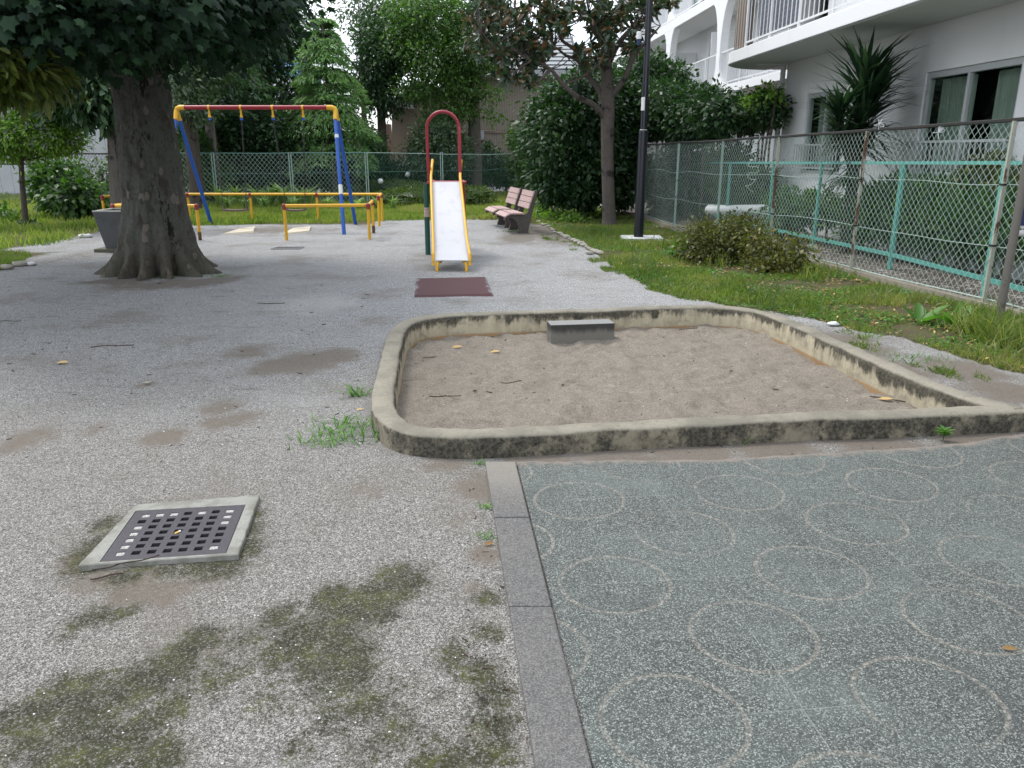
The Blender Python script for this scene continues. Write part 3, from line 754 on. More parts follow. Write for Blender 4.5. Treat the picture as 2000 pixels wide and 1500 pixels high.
    for sx in (-1, 1):
        l = MB(); x = T.x+sx*.24; l.tube([(x, T.y+.56, T.z), (x, T.y+1.15, -.05)], .024, 10); smoothed(l.build('ladder_rail', M_red, root), 50)
    for k in range(1, 5):
        s = k/5; l = MB(); l.box((T.x, T.y+.56+.59*(1-s), T.z*s), (.46,.09,.03)); l.build('rung', M_steel, root)
    # red hoop
    pk = D(865,218,yt+.1); a = D(836,300,yt+.1)[0]-.006; b = D(897,300,yt+.1)[0]+.004; rad = (b-a)/2; cxh = (a+b)/2; zc = pk[2]-rad
    path = [(a+.02, yt+.1, T.z-.02), (a, yt+.1, T.z+.25)]+[(cxh-rad*math.cos(q), yt+.1, zc+rad*math.sin(q)) for q in np.linspace(0, math.pi, 20)]+[(b, yt+.1, T.z+.25), (b-.0, yt+.1, T.z-.02)]
    mb = MB(); mb.tube(path, .0255, 12); smoothed(mb.build('hoop_handrail', M_red, root), 60)
    mb = MB(); mb.tube([(b+.012, yt+.02, T.z-.02), (b+.012, yt+.02, zc-.05), (b+.008, yt+.06, zc+.02)], .024, 12); smoothed(mb.build('brace_tube', M_red, root), 60); mb = MB(); mb.tube([(a-.01, yt+.22, T.z-.02), (a-.01, yt+.22, T.z+.2)], .02, 8); smoothed(mb.build('brace_tube', M_red, root), 60)
slide()
# ================ SWINGS ================
def swings():
    fr = G(672,457); bk = G(695,437); Ym = (fr[1]+bk[1])/2
    R_ = Vector(D(648,211,Ym)); L_ = Vector(D(351,209,Ym)); Z = (R_.z+L_.z)/2; R_.z = L_.z = Z
    root = thing('swing_set', 'swing frame with red crossbar, yellow joints and blue slanted legs', 'swing frame', ((R_.x+L_.x)/2, Ym, 0))
    mb = MB(); mb.tube([L_, R_], .044, 16); smoothed(mb.build('crossbar', M_red, root), 50)
    for s, E in ((-1, L_), (1, R_)):
        j = MB(); j.tube([E+Vector((-s*.10,0,0)), E+Vector((s*.0,0,0)), E+Vector((s*.05,0,-.02)), E+Vector((s*.075,0,-.07)), E+Vector((s*.08,0,-.12))], [.051,.051,.053,.050,.046], 14)
        for q in (-1, 1):
            j.tube([E+Vector((s*.075, q*.0, -.05)), E+Vector((s*.08, q*.10, -.24))], .046, 12); j.tube([E+Vector((s*.08, q*.093, -.225)), E+Vector((s*.08, q*.10, -.245))], .052, 12)
        smoothed(j.build('joint', M_yel, root), 50)
        for q in (-1, 1):
            base = Vector((E.x+s*.11, (fr[1] if q < 0 else bk[1]), -.05)); base.x = (fr[0] if q < 0 else bk[0]) if s > 0 else L_.x-.05
            l = MB(); l.tube([E+Vector((s*.08, q*.09, -.22)), base], .040, 14); lg = smoothed(l.build('leg', M_blue, root), 50)
            if s > 0 and q < 0:
                top = E+Vector((.08,-.09,-.22)); d = base-top
                st = MB(); st.tube([top+d*.57, top+d*.65], .0415, 14, cap=False); ml_ = painted('label white', (.7,.74,.76), .5, .3, (.05,.12,.4), 30); st.build('white_label', ml_, lg); st = MB(); st.tube([top+d*.14, top+d*.17], .0412, 14, cap=False); st.build('white_label', ml_, lg)
    hang = [(408,'a'),(470,'a'),(532,'b'),(591,'b')]; hx = []
    for u, _ in hang:
        x = D(u, 212, Ym)[0]; hx.append(x); h_ = MB(); h_.tube([(x-.022, Ym, Z), (x+.022, Ym, Z)], .050, 14); h_.beam((x, Ym, Z-.05), (x, Ym, Z-.17), .028, .05); h_.tube([(x-.025, Ym, Z-.18), (x+.025, Ym, Z-.18)], .028, 10)
        hb = h_.build('hanger', M_yel, root, bevel=.004)
        b_ = MB(); b_.box((x, Ym, Z-.225), (.055,.04,.045)); b_.build('clamp', M_blue, hb)
    for k, (s0, s1, side) in enumerate(((436,484,'left'),(558,598,'right'))):
        sl = D(s0, 411, Ym); sr = D(s1, 411, Ym); zs = sl[2]; cx = (sl[0]+sr[0])/2
        rt = thing('swing', f'{side} swing seat, dark brown board hanging on two chains', 'swing', (cx, Ym, zs), 'swing seats hanging from the frame')
        mb = MB(); n = 10
        V = []; Fc = []
        for i in range(n+1):
            s = i/n*2-1; x = cx+s*(sr[0]-sl[0])/2; z = zs+.02*s*s
            for dy, dz in ((-.085,-.016),(.085,-.016),(.085,.016),(-.085,.016)): V.append((x, Ym+dy, z+dz))
        for i in range(n):
            for q in range(4): Fc.append((i*4+q, i*4+(q+1) % 4, i*4+4+(q+1) % 4, i*4+4+q))
        Fc += [(0,3,2,1), (n*4, n*4+1, n*4+2, n*4+3)]
        mb.add(V, Fc); mb.build('seat_board', painted('worn seat board', (.10,.055,.05), .6, .5, (.22,.18,.17), 30, ws=.55), rt, bevel=.004)
        for e, xe, xh in ((0, sl[0]+.02, hx[2*k]), (1, sr[0]-.02, hx[2*k+1])):
            c = MB(); a = Vector((xh, Ym, Z-.24)); b = Vector((xe, Ym, zs+.03)); L = (b-a).length; nl = int(L/.05); dr = (b-a).normalized()
            for i in range(nl):
                p = a+(b-a)*(i/nl); q = p+dr*.055; wv = Vector((.011,0,0)) if i % 2 else Vector((0,.011,0))
                c.tube([p+wv, q+wv], .0042, 5); c.tube([p-wv, q-wv], .0042, 5); c.tube([p-wv, p+wv], .0042, 5)
            c.build('chain', M_chain, rt)
            br = MB(); br.beam((xe, Ym-.07, zs+.02), (xe, Ym, zs+.12), .015, .015); br.beam((xe, Ym+.07, zs+.02), (xe, Ym, zs+.12), .015, .015); br.build('bracket', M_chain, rt)
swings()
# ================ YELLOW GUARD RAILS ================
HR = .62
def guard(name, label, path, posts, balls, stumps=()):
    # path: ground xy of the rail's line
    cx = sum(p[0] for p in path)/len(path); cy = sum(p[1] for p in path)/len(path)
    root = thing(name, label, 'guard rail', (cx, cy, 0), 'yellow guard rails around the swings')
    mb = MB()
    pts = [Vector((*p, HR)) for p in path]; pp = [pts[0]]
    for i in range(1, len(pts)-1):
        a, b, c = pts[i-1], pts[i], pts[i+1]; pp += [b+(a-b).normalized()*.10, b+(a-b).normalized()*.03+(c-b).normalized()*.03, b+(c-b).normalized()*.10]
    pp.append(pts[-1]); mb.tube(pp, .031, 12); smoothed(mb.build('rail', M_yel, root), 60)
    t = NT('post with rusty foot'); z = t.sep(t.pos(), 2); n = t.noise(20, 4, .7)
    for i, p in enumerate(posts):
        m = MB(); m.tube([(p[0], p[1], -.05), (p[0], p[1], HR)], .030, 12); po = smoothed(m.build('post', M_yel, root), 60)
        if i in stumps:
            q = MB(); q.tube([(p[0], p[1], -.02), (p[0], p[1], .14)], .0325, 12); smoothed(q.build('rusty_sleeve', painted('rusty sleeve', (.10,.055,.03), .85, .6, (.2,.13,.05), 25, ws=.5), po), 60)
        if i in balls:
            q = MB(); q.sphere((p[0], p[1], HR), (.042,.042,.042), 14, 10); q.tube([(p[0], p[1], HR-.075), (p[0], p[1], HR)], .037, 12); smoothed(q.build('joint', M_joint, root), 60)
g = G
p1, p2, p3 = g(560,468), g(722,466), g(730,454)
guard('guard_rail', 'front right yellow rail between the swings and the slide', [p1, p2, p3], [p1, p2, p3], (0,1,2), (2,))
b1, b2, b3, b4 = g(741,440), g(747,431), g(622,431), g(493,431)
lx = D(190,408,16)[0]
bl_ = (-9.3, b3[1]); blf = (-9.15, g(741,440)[1])
mid_ = (-7.75, b3[1])
guard('guard_rail', 'long yellow rail behind the swings along the grass edge', [b1, b2, b3, b4, mid_, bl_, blf], [b1, b2, b3, b4, mid_, bl_, blf], (0,1,2,3,4,5,6), ())
f1 = g(391,468); f2 = (D(213,410,14.646)[0], f1[1]); f3 = (f2[0]-.1, g(730,454)[1])
guard('guard_rail', 'front left yellow rail ending behind the big trunk', [f1, f2, f3], [f1, f2, f3], (0,1,2), (0,))
# ================ BENCHES ================
def benches():
    t = NT('weathered pink slat'); n = t.noise(26, 5, .7, t.mapped((1,.25,1))); n2 = t.noise(8, 4, .6)
    c = t.mix(n, (.31,.205,.195), (.50,.37,.345)); c = t.mix(t.math('MULTIPLY', t.step(n2, .52, .7), .5), c, (.26,.19,.18)); t.bump(n, .3, .003); ms = t.done(c, .8)
    t = NT('dark mossy concrete leg'); n = t.noise(20, 5, .7); c = t.mix(n, (.045,.038,.034), (.115,.10,.088)); t.bump(n, .6, .006); ml = t.done(c, .92)
    o = Vector((*G(1022,455), 0)); Ld = Vector((-.205,.979,0)).normalized(); Bk = Vector((Ld.y, -Ld.x, 0))
    s = 1.03
    # leg profile (back, up)
    prof = [(-.13,-.03),(.10,-.03),(.115,.10),(.15,.22),(.20,.42),(.285,.79),(.245,.815),(.205,.80),(.16,.60),(.115,.45),(.08,.385),(.02,.36),(-.27,.365),(-.37,.30),(-.385,.255),(-.36,.245),(-.26,.295),(-.20,.285),(-.12,.20),(-.085,.10)]
    first = None
    for k in range(2):
        if k == 0:
            root = thing('park_bench', 'front pink slatted bench with dark concrete legs beside the path', 'bench', (0,0,0), 'two short benches in a row')
            for e in (0.0, .84):
                mb = MB(); mb.prism([Vector((0, e, 0))+Vector((x*s, 0, z*s)) for x, z in prof], (0, .075, 0))
                mb.build('leg', ml, root, bevel=.008)
            def plank(nm, a, b, th=.032):   # a,b profile points of the plank's lower/front and upper/back edges
                d = Vector((b[0]-a[0], 0, b[1]-a[1])); nr = Vector((-d.z, 0, d.x)).normalized()*th
                A = Vector((a[0], -.045, a[1])); m = MB(); m.prism([A, A+d, A+d+nr, A+nr], (0, 1.0, 0)); m.build(nm, ms, root, bevel=.006)
            for i in range(3):
                a = (.118+.038*i*1.05, .475+.125*i*.93); d_ = (.030, .108); plank('back_slat', (a[0]-.004, a[1]), (a[0]+d_[0], a[1]+d_[1]))
            plank('seat_slat', (-.255,.374), (-.135,.372)); plank('seat_slat', (-.125,.372), (-.0,.371)); plank('seat_slat', (-.385,.31), (-.275,.372))
            first = root
        else:
            root = first.copy(); COL.objects.link(root)
            for ch in first.children: c2 = ch.copy(); COL.objects.link(c2); c2.parent = root
            root['label'] = 'rear pink slatted bench partly hidden behind the front one'
        root.location = o+Ld*(k*1.32)+Vector((0,0,0))
        root.rotation_euler = (0, 0, math.atan2(Bk.y, Bk.x))
benches()
# ================ LAMP ================
def lamp():
    x, y = G(1247, 466); root = thing('lamp_post', 'tall black lamp post with thicker lower section on a white slab', 'lamp post', (x, y, 0))
    q = [G(*a, .03) for a in [(1208,467),(1232,462.5),(1289,468.5),(1270,471.5)]]
    t = NT('painted concrete slab'); c = t.mix(t.noise(30, 5, .7), (.45,.46,.43), (.68,.68,.66)); t.bump(t.noise(80), .3, .003)
    MB().prism([(x-.36, y-.30, -.05), (x+.42, y-.30, -.05), (x+.46, y+.34, -.05), (x-.30, y+.34, -.05)], (0,0,.085)).build('base_slab', t.done(c, .85), root, bevel=.008)
    zj = D(1255, 254, y)[2]; w1 = 20*mpp(y)/2*.98; w2 = 13*mpp(y)/2
    m = MB(); m.tube([(x, y, 0), (x, y, zj-.03), (x, y, zj-.028), (x, y, zj)], [w1, w1*.93, w1*.93, w1*.80], 20); smoothed(m.build('lower_pole', M_black, root), 40)
    m = MB(); m.tube([(x, y, zj-.005), (x, y, 5.6)], [w2, w2*.82], 18); up = smoothed(m.build('upper_pole', M_black, root), 40)
    m = MB(); m.tube([(x, y, zj-.012), (x, y, zj+.008)], [w1*.82, w1*.72], 20); m.build('collar_ring', M_steel, root)
    z1 = D(1253, 216, y)[2]; z2 = D(1253, 190, y)[2]; V = []; Fc = []
    for i in range(7):
        a = math.radians(190+i*12)
        for z in (z1, z2): V.append((x+(w2+.003)*math.cos(a), y+(w2+.003)*math.sin(a), z))
    Fc = [(2*i, 2*i+2, 2*i+3, 2*i+1) for i in range(6)]
    meshobj('white_sticker', V, Fc, painted('sticker white', (.72,.72,.72), .5, .4, (.2,.2,.22), 60, ws=.6), up)
    # lamp heads above the frame
    m = MB(); m.tube([(x, y, 5.6), (x, y, 5.75)], [.10,.13], 16); m.sphere((x, y, 5.95), (.22,.22,.20), 18, 12); smoothed(m.build('lamp_globe', M_white, root), 40)
    # little camera unit
    c = D(1248, 74, y-.05); br = MB(); br.tube([(c[0]+.0, y-.02, c[2]-.10), (x+.02, y, c[2]-.10)], .012, 8); b = br.build('bracket', M_black, root)
    s = MB(); s.tube([(c[0], c[1], c[2]-.02), (c[0], c[1], c[2]+.09), (c[0], c[1], c[2]+.10)], [.046,.046,.035], 14); smoothed(s.build('white_cap', M_white, b), 40)
    s = MB(); s.tube([(c[0], c[1], c[2]-.12), (c[0], c[1], c[2]-.021)], [.032,.043], 14); smoothed(s.build('blue_body', painted('navy plastic', (.02,.035,.10), .4), b), 40)
lamp()
# ================ SIGN BOARD ================
def sign():
    x, y = G(1947, 645); root = thing('notice_board', 'blue notice board on grey brown posts at the right edge', 'sign', (x, y, 0))
    for dx in (0, 1.3):
        m = MB(); m.tube([(x+dx, y, -.1), (x+dx, y, 2.2)], .036, 16); smoothed(m.build('post', M_gpost, root), 40)
    zb = D(1985, 455, y)[2]
    m = MB(); m.tube([(x+.02, y-.012, zb), (x+1.28, y-.012, zb)], .030, 14); smoothed(m.build('crossbar', M_steel, root), 40)
    xl = D(1983, 446, y)[0]; z0 = D(1984, 446, y)[2]-.0; z1 = z0+.85; xr = x+1.19
    MB().prism([(xl, y+.02, z0), (xr, y+.02, z0), (xr, y+.02, z1), (xl, y+.02, z1)], (0,-.03,0)).build('frame', M_steel, root)
    MB().box(((xl+xr)/2, y-.013, (z0+z1)/2), (xr-xl-.045, .004, z1-z0-.05)).build('blue_panel', painted('navy sign', (.008,.02,.11), .35, .2), root)
    # white rounded letter, only its left bow shows in the photograph
    m = MB(); cx, cz = xl+.168, z0+.30; pts = [Vector((cx+.105*math.cos(a), y-.018, cz+.15*math.sin(a))) for a in np.linspace(math.pi*.3, math.pi*1.7, 22)]
    V = []; Fc = []
    for i, p in enumerate(pts):
        d = (p-Vector((cx, y-.018, cz))).normalized(); V += [p-d*.022, p+d*.022]
    Fc = [(2*i, 2*i+1, 2*i+3, 2*i+2) for i in range(len(pts)-1)]
    meshobj('white_letter', V, Fc, M_white, root)
sign()
# ================ CHAIN LINK FENCES ================
def poly_at(path, s):
    acc = 0
    for i in range(len(path)-1):
        a, b = Vector(path[i]), Vector(path[i+1]); L = (b-a).length
        if s <= acc+L or i == len(path)-2: return a+(b-a)*((s-acc)/L), (b-a).normalized()
        acc += L
def plen(path): return sum((Vector(path[i+1])-Vector(path[i])).length for i in range(len(path)-1))
def zint(tab, s, L): return float(np.interp(s/L, [q[0] for q in tab], [q[1] for q in tab]))
def chainlink(path, z0, z1, pitch, r, wob=.010, step=.28):
    """diagonal wires in both directions; z0,z1 tables over 0..1 of the path"""
    mb = MB(); L = plen(path); Hm = max(zint(z1, s, L)-zint(z0, s, L) for s in np.linspace(0, L, 12))
    lat = .85   # horizontal per vertical
    k = -int(Hm*lat/pitch)-1
    V = []; Fc = []
    while k*pitch < L+Hm*lat:
        for sg in (1, -1):
            s0 = k*pitch; ns = int(Hm/step)+2; run = []
            for i in range(ns+1):
                t_ = i/ns; s = s0+sg*t_*Hm*lat if sg > 0 else s0+Hm*lat-t_*Hm*lat
                if -.001 <= s <= L+.001:
                    p, d = poly_at(path, min(max(s, 0), L)); a, b = zint(z0, s, L), zint(z1, s, L); z = a+t_*(b-a)
                    w = noise.noise(Vector((s*1.1, z*1.3, 3)))*wob*2.2; w2 = noise.noise(Vector((s*2.3, z*2.7, 9)))*wob
                    nrm = Vector((-d.y, d.x)); p = p+nrm*(w+sg*r)+d*w2
                    run.append(Vector((p.x, p.y, z+w2)))
            if len(run) > 1: mb.tube(run, r, 3, cap=False)
        k += 1
    return mb
def wire(path, zs, L, r, amp=.02):
    mb = MB(); n = int(L/.3)+2; pts = []
    for i in range(n+1):
        s = L*i/n; p, d = poly_at(path, s); pts.append((p.x, p.y, zint(zs, s, L)+amp*noise.noise(Vector((s*.8, zs[0][1]*7, 0)))))
    mb.tube(pts, r, 5); return mb
def smap(path, x, y):                      # arc position of nearest point
    best = None; acc = 0
    for i in range(len(path)-1):
        a, b = Vector(path[i]), Vector(path[i+1]); L = (b-a).length; t_ = max(0, min(1, (Vector((x, y))-a).dot(b-a)/L/L)); q = a+(b-a)*t_
        dd = (q-Vector((x, y))).length
        if best is None or dd < best[0]: best = (dd, acc+t_*L)
        acc += L
    return best[1]
def right_fence():
    path = FENCE; L = plen(path)
    z0 = [(0,.08),(.5,.08),(1,.06)]; z1 = [(0,1.74),(.35,1.76),(.75,1.86),(1,1.95)]
    root = thing('chain_link_fence', 'rusty pale green chain link fence along the right grass strip', 'fence', (4.4, 11, 0))
    chainlink(path, z0, z1, .092, .0021, .014).build('mesh', M_wire, root)
    wire(path, [(a, b+.01) for a, b in z1], L, .021, .012).build('top_rail', M_rail, root)
    for f_ in (.32, .66): wire(path, [(a, .08+(b-.08)*f_) for a, b in z1], L, .0032, .05).build('line_wire', M_wire, root)
    wire(path, [(0,.10),(1,.09)], L, .006, .02).build('bottom_wire', M_wire, root)
    for u, v in [(1248,428),(1318,447),(1400,468),(1503,494),(1661,535),(1920,604)]:
        rr = ray(u, v); s = min(np.linspace(0, L-.01, 900), key=lambda q: abs(poly_at(path, q)[0].x/poly_at(path, q)[0].y-rr[0]/rr[1])); p, d = poly_at(path, s); zt = zint(z1, s, L); near = v in (604, 535, 494)
        m = MB(); nrm = Vector((-d.y, d.x)); p3 = Vector((p.x, p.y, 0))+Vector((nrm.x, nrm.y, 0))*-.02
        ang = math.atan2(d.y, d.x); m.box((p3.x, p3.y, zt/2-.02), (.045,.006,zt+.04), ang); m.box((p3.x+d.x*.02, p3.y+d.y*.02, zt/2-.02), (.006,.045,zt+.04), ang)
        po = m.build('post', M_rust if near else M_postg, root)
        if near:
            for zz in (.32, .66): c = MB(); c.box((p3.x, p3.y, .08+(zt-.08)*zz), (.055,.05,.02), ang); c.build('wire_clip', M_rail, po)
    # low kerb under the mesh
    t = NT('fence footing'); n = t.noise(20, 5, .7); c = t.mix(n, (.12,.095,.07), (.36,.33,.27)); t.bump(n, .6, .006); mf = t.done(c, .95)
    m = MB()
    for i in range(len(path)-1):
        a, b = path[i], path[i+1]; m.beam((a[0], a[1], .015), (b[0], b[1], .015), .10, .10)
    m.build('footing', mf, root)
    # tangle of loose wire and plastic ties
    k = MB(); base = Vector(D(1475, 262, 11.0)); pts = []
    for i in range(60):
        a = i*.55; pts.append(base+Vector((.06*math.sin(a)+.02*math.sin(a*.37), .03*math.cos(a*.8), -.0125*i+.02*math.sin(a*1.7))))
    k.tube(pts, .003, 5); o = k.build('wire_tangle', M_wire, root)
    for lab, u, v in (('white plastic tie knotted on the top rail of the rusty fence', 1722, 243), ('white cord bow tied to the mesh in front of the large window', 1832, 258)):
        Y = 7.9 if u > 1800 else 9.6
        s_best = min(np.linspace(0, L, 200), key=lambda s: abs((lambda p: p[0]/p[1])(poly_at(path, s)[0])-ray(u, v)[0]/ray(u, v)[1]))
        p, d = poly_at(path, s_best); z = D(u, v, p.y)[2]; c = Vector((p.x-.02, p.y-.02, z)); m = MB()
        for q in range(5):
            a = random.uniform(-.6, 3.6) if u < 1800 else random.uniform(.2, 1.2)
            e = c+Vector((.075*math.cos(a), .0, .06*math.sin(a))); mm = (c+e)/2+Vector((random.uniform(-.02,.02), 0, .02))
            m.tube(curve([c, mm, e, (c+e)/2-Vector((0,0,.015)), c], 3), .0035, 5)
        m.tube([c+Vector((-.06,0,-.01)), c, c+Vector((.01,0,-.07))], .004, 5)
        o = m.build('plastic_tie', M_white, loc=c); tag(o, lab, 'cord')
right_fence()
def teal_fence():
    bot = [(*G(u, v, .20),) for u, v in [(1250,385),(1330,398),(1418,427),(1500,446),(1590,465),(1740,497),(1925,545),(2100,592)]]
    def P_(i, z): return (bot[i][0], bot[i][1], z)
    ztop = lambda i: D(1600, 318, bot[i][1])[2]
    groups = [(0, 2, 'far low teal framed fence panel among the garden shrubs'), (2, 5, 'middle low teal framed fence panel beside the grey garden pipe'), (5, 7, 'near low teal framed fence panel behind the rusty post')]
    for a, b, lab in groups:
        root = thing('framed_fence_panel', lab, 'fence', (bot[a][0], bot[a][1], 0), 'low teal garden fence panels')
        p0, p1 = Vector(bot[a]), Vector(bot[b]); q = [tuple(bot[i]) for i in range(a, b+1)]; L = plen(q); d = (p1-p0).normalized()*.02
        m = MB(); m2 = MB()
        for i in range(a, b):
            m.beam(P_(i, ztop(i)), P_(i+1, ztop(i+1)), .035, .04); m2.beam(P_(i, .20), P_(i+1, .20), .035, .05)
        m.build('frame_rail', M_teal, root); m2.build('frame_rail', M_teal, root)
        for i in range(a, b+1):
            if i == a and a > 0: off_ = .03
            else: off_ = 0
            m = MB(); m.beam((bot[i][0], bot[i][1]-off_, 0), (bot[i][0], bot[i][1]-off_, ztop(i)+.012), .042, .042, (0,1,0)); m.build('post', M_teal, root)
        chainlink(q, [(0,.22),(1,.22)], [(0, ztop(a)-.02), (1, ztop(b)-.02)], .10, .0014, .004).build('mesh', M_wireg, root)
teal_fence()
def back_fences():
    A = G(300,402); 
    pA = (D(290,300,24.4)[0], 24.4); pB = (D(415,300,24.6)[0], 24.6); pC = (D(566,300,25.4)[0], 25.4); pD = (D(715,300,26.2)[0], 26.2); pE = (D(862,300,28.0)[0], 28.0); pF = (D(1008,300,30.6)[0], 30.6); pG = (D(1110,300,31.5)[0], 31.5)
    for nm, pts, lab, zt, mt in (('chain_link_fence', [pA, pB, pC, pD], 'green chain link fence behind the yellow swing rail', 1.56, M_wireg), ('chain_link_fence', [pD, pE, pF, pG], 'dark green chain link fence behind the slide with a sagging top wire', 1.58, M_wireg)):
        root = thing(nm, lab, 'fence', (pts[0][0], pts[0][1], 0)); L = plen(pts)
        chainlink(pts, [(0,.05),(1,.05)], [(0,zt),(1,zt)], .135 if pts[0] == pA else .12, .0055 if pts[0] == pA else .0030, .01, .5).build('mesh', mt if pts[0] != pA else M_postg, root)
        wire(pts, [(0,zt),(.55,zt-(.0 if pts[0] == pA else .07)),(1,zt+.02)], L, .019 if pts[0] == pA else .012, .02).build('top_wire', M_wireg if pts[0] == pA else M_postg, root)
        wire(pts, [(0,zt*.62),(1,zt*.62)], L, .008, .04).build('line_wire', M_wireg, root)
        for p in pts[(0 if pts[0] == pA else 1):-1]+([pts[-1]] if pts[0] == pA else []):
            m = MB()
            for dx in (-.035, .035): m.box((p[0]+dx, p[1]-.02, zt/2), (.03,.03,zt+.06))
            m.build('post', M_postg, root)
    # left boundary
    pts = [(-20.5,25.6), (-17.2,26.6), (-14.4,26.6)]; L = plen(pts); zt = 1.22
    root = thing('chain_link_fence', 'grey chain link fence under the small flowering tree at left', 'fence', (-17, 26.4, 0))
    chainlink(pts, [(0,.05),(1,.05)], [(0,zt),(1,zt)], .10, .0032, .01, .5).build('mesh', M_wirew, root)
    wire(pts, [(0,zt),(1,zt)], L, .03, .02).build('top_rail', M_rail, root)
    for s in (.15, .5, .9):
        p, d = poly_at(pts, L*s); MB().box((p.x, p.y-.03, zt/2), (.05,.05,zt)).build('post', M_wireg, root)
    pts = [(-14.3,25.6), (-10.0,24.6)]; zt = 1.55; L = plen(pts)
    root = thing('chain_link_fence', 'dark fence with a black rail between the leafy bush and the trunks', 'fence', (-12, 25, 0))
    chainlink(pts, [(0,.05),(1,.05)], [(0,zt),(1,zt)], .12, .004, .01, .5).build('mesh', M_rail, root)
    wire(pts, [(0,zt),(1,zt)], L, .028, .02).build('top_rail', M_rail, root)
    MB().beam((-14.3,25.55,0), (-14.5,25.55,1.6), .13, .1, (0,1,0)).build('post', M_rail, root)
back_fences()
# ================ BIN, STONES, GARDEN LAMPS ================
def bin_():
    x, y = G(232, 491); y += .3; root = thing('concrete_bin', 'tapered dark grey concrete bin standing beside the big trunk', 'bin', (x, y, 0))
    t = NT('dark exposed concrete'); n = t.noise(50, 5, .75); n2 = t.noise(4, 4, .6); c = t.mix(n, (.05,.052,.055), (.12,.122,.125)); c = t.mix(t.math('MULTIPLY', t.step(n2, .5, .7), .4), c, (.03,.03,.03)); t.bump(n, .5, .004); m = t.done(c, .9)
    zt = D(225, 414, y-.3)[2]; b, w = .235, .33; V = []
    for z, r in ((.04, b), (zt, w), (zt, w-.05), (.1, b-.05)):
        for i, j in ((-1,-1),(1,-1),(1,1),(-1,1)): V.append((x+i*r, y+j*r, z))
    Fc = [(3,2,1,0)]+[(k*4+i, k*4+(i+1) % 4, k*4+4+(i+1) % 4, k*4+4+i) for k in range(3) for i in range(4)]+[(12,13,14,15)]
    meshobj('body', V, Fc, m, root)
    mb = MB()
    for i, j, dx, dy in ((0,-1,w,.03),(0,1,w,.03),(-1,0,.03,w-.03),(1,0,.03,w-.03)): mb.box((x+i*(w-.03), y+j*(w-.03), zt+.012), (dx*2, dy*2, .02))
    mb.build('rim', painted('pale rim', (.42,.42,.38), .7), root)
    MB().box((x, y, .015), (.75,.75,.06)).build('base_slab', painted('mossy slab', (.10,.10,.07), .9, .5, (.2,.19,.16), 8), root, bevel=.01)
bin_()
def rock(mb, c, r, flat=.5, seed=0):
    mb.sphere(c, (r[0], r[1], r[2]), 10, 7, .5); return mb
t_ = NT('pale rock'); n_ = t_.noise(14, 5, .7); c_ = t_.mix(n_, (.16,.145,.12), (.46,.43,.37)); t_.bump(n_, .6, .01); M_rock = t_.done(c_, .9)
t_ = NT('white rock'); n_ = t_.noise(14, 5, .7); c_ = t_.mix(n_, (.45,.45,.44), (.72,.72,.72)); t_.bump(n_, .4, .01); M_wrock = t_.done(c_, .85)
def rocks():
    ed = [(500,520),(560,535),(620,560),(660,572),(690,590),(720,612),(745,630),(760,655),(850,690),(900,712),(940,728),(975,742),(1015,762),(1055,785),(1095,803),(1145,835),(1185,855),(1205,865),(1235,880),(1270,888),(1150,888),(590,540),(640,572),(800,660),(830,672),(880,700),(1075,795),(1120,820),(1165,845)]
    for i, (a, b) in enumerate(ed):
        u, v = 950+a/5.714, 340+b/5.714; x, y = G(u, v); r = random.uniform(.035, .065); mb = MB(); rock(mb, (x, y, r*.25), (r*1.2, r*random.uniform(.8,1.3), r*.6)); o = mb.build('edging_stone', M_rock, loc=(x, y, 0), smooth=True)
        where = ['behind the benches', 'between the benches and the lamp post', 'where the grass meets the gravel left of the lamp post'][0 if i < 8 else 1 if i < 15 else 2]
        tag(o, f'rough pale edging stone {where}', 'stone', 'edging stones '+where)
    for u, v, r, lab, m in [(168,463,.11,'white stone in the grass edge left of the concrete bin',M_wrock), (40,518,.10,'flat grey stone at the edge of the left grass patch',M_rock), (62,517,.07,'thin pale stone lying right of the flat grey stone',M_wrock), (14,524,.09,'flat stone half buried at the left picture edge',M_rock),
        (288,748,.022,'small square pebble on the open gravel left of the sandbox',M_rock), (1627,634,.05,'pale stone behind the right rear curve of the sandbox',M_wrock), (1395,885-30,.03,'little grey stone in front of the sandbox kerb',M_rock)]:
        x, y = G(u, v); mb = MB(); rock(mb, (x, y, r*.2), (r*1.2, r*.8, r*.4)); o = mb.build('stone', m, loc=(x, y, 0), smooth=True); tag(o, lab, 'stone')
    for u, v, Y, lab in ((743,354,27.6,'white globe garden light low among clipped shrubs'), (796,341,29.5,'white globe garden light higher and closer to the slide')):
        c = D(u, v, Y); r = .095; root = thing('globe_light', lab, 'garden light', (c[0], c[1], 0), 'white globe garden lights')
        m = MB(); m.sphere(c, (r, r, r), 18, 12); smoothed(m.build('globe', M_white, root)); MB().tube([(c[0], c[1], 0), (c[0], c[1], c[2]-r*.9)], .035, 10).build('stem', M_black, root)
rocks()
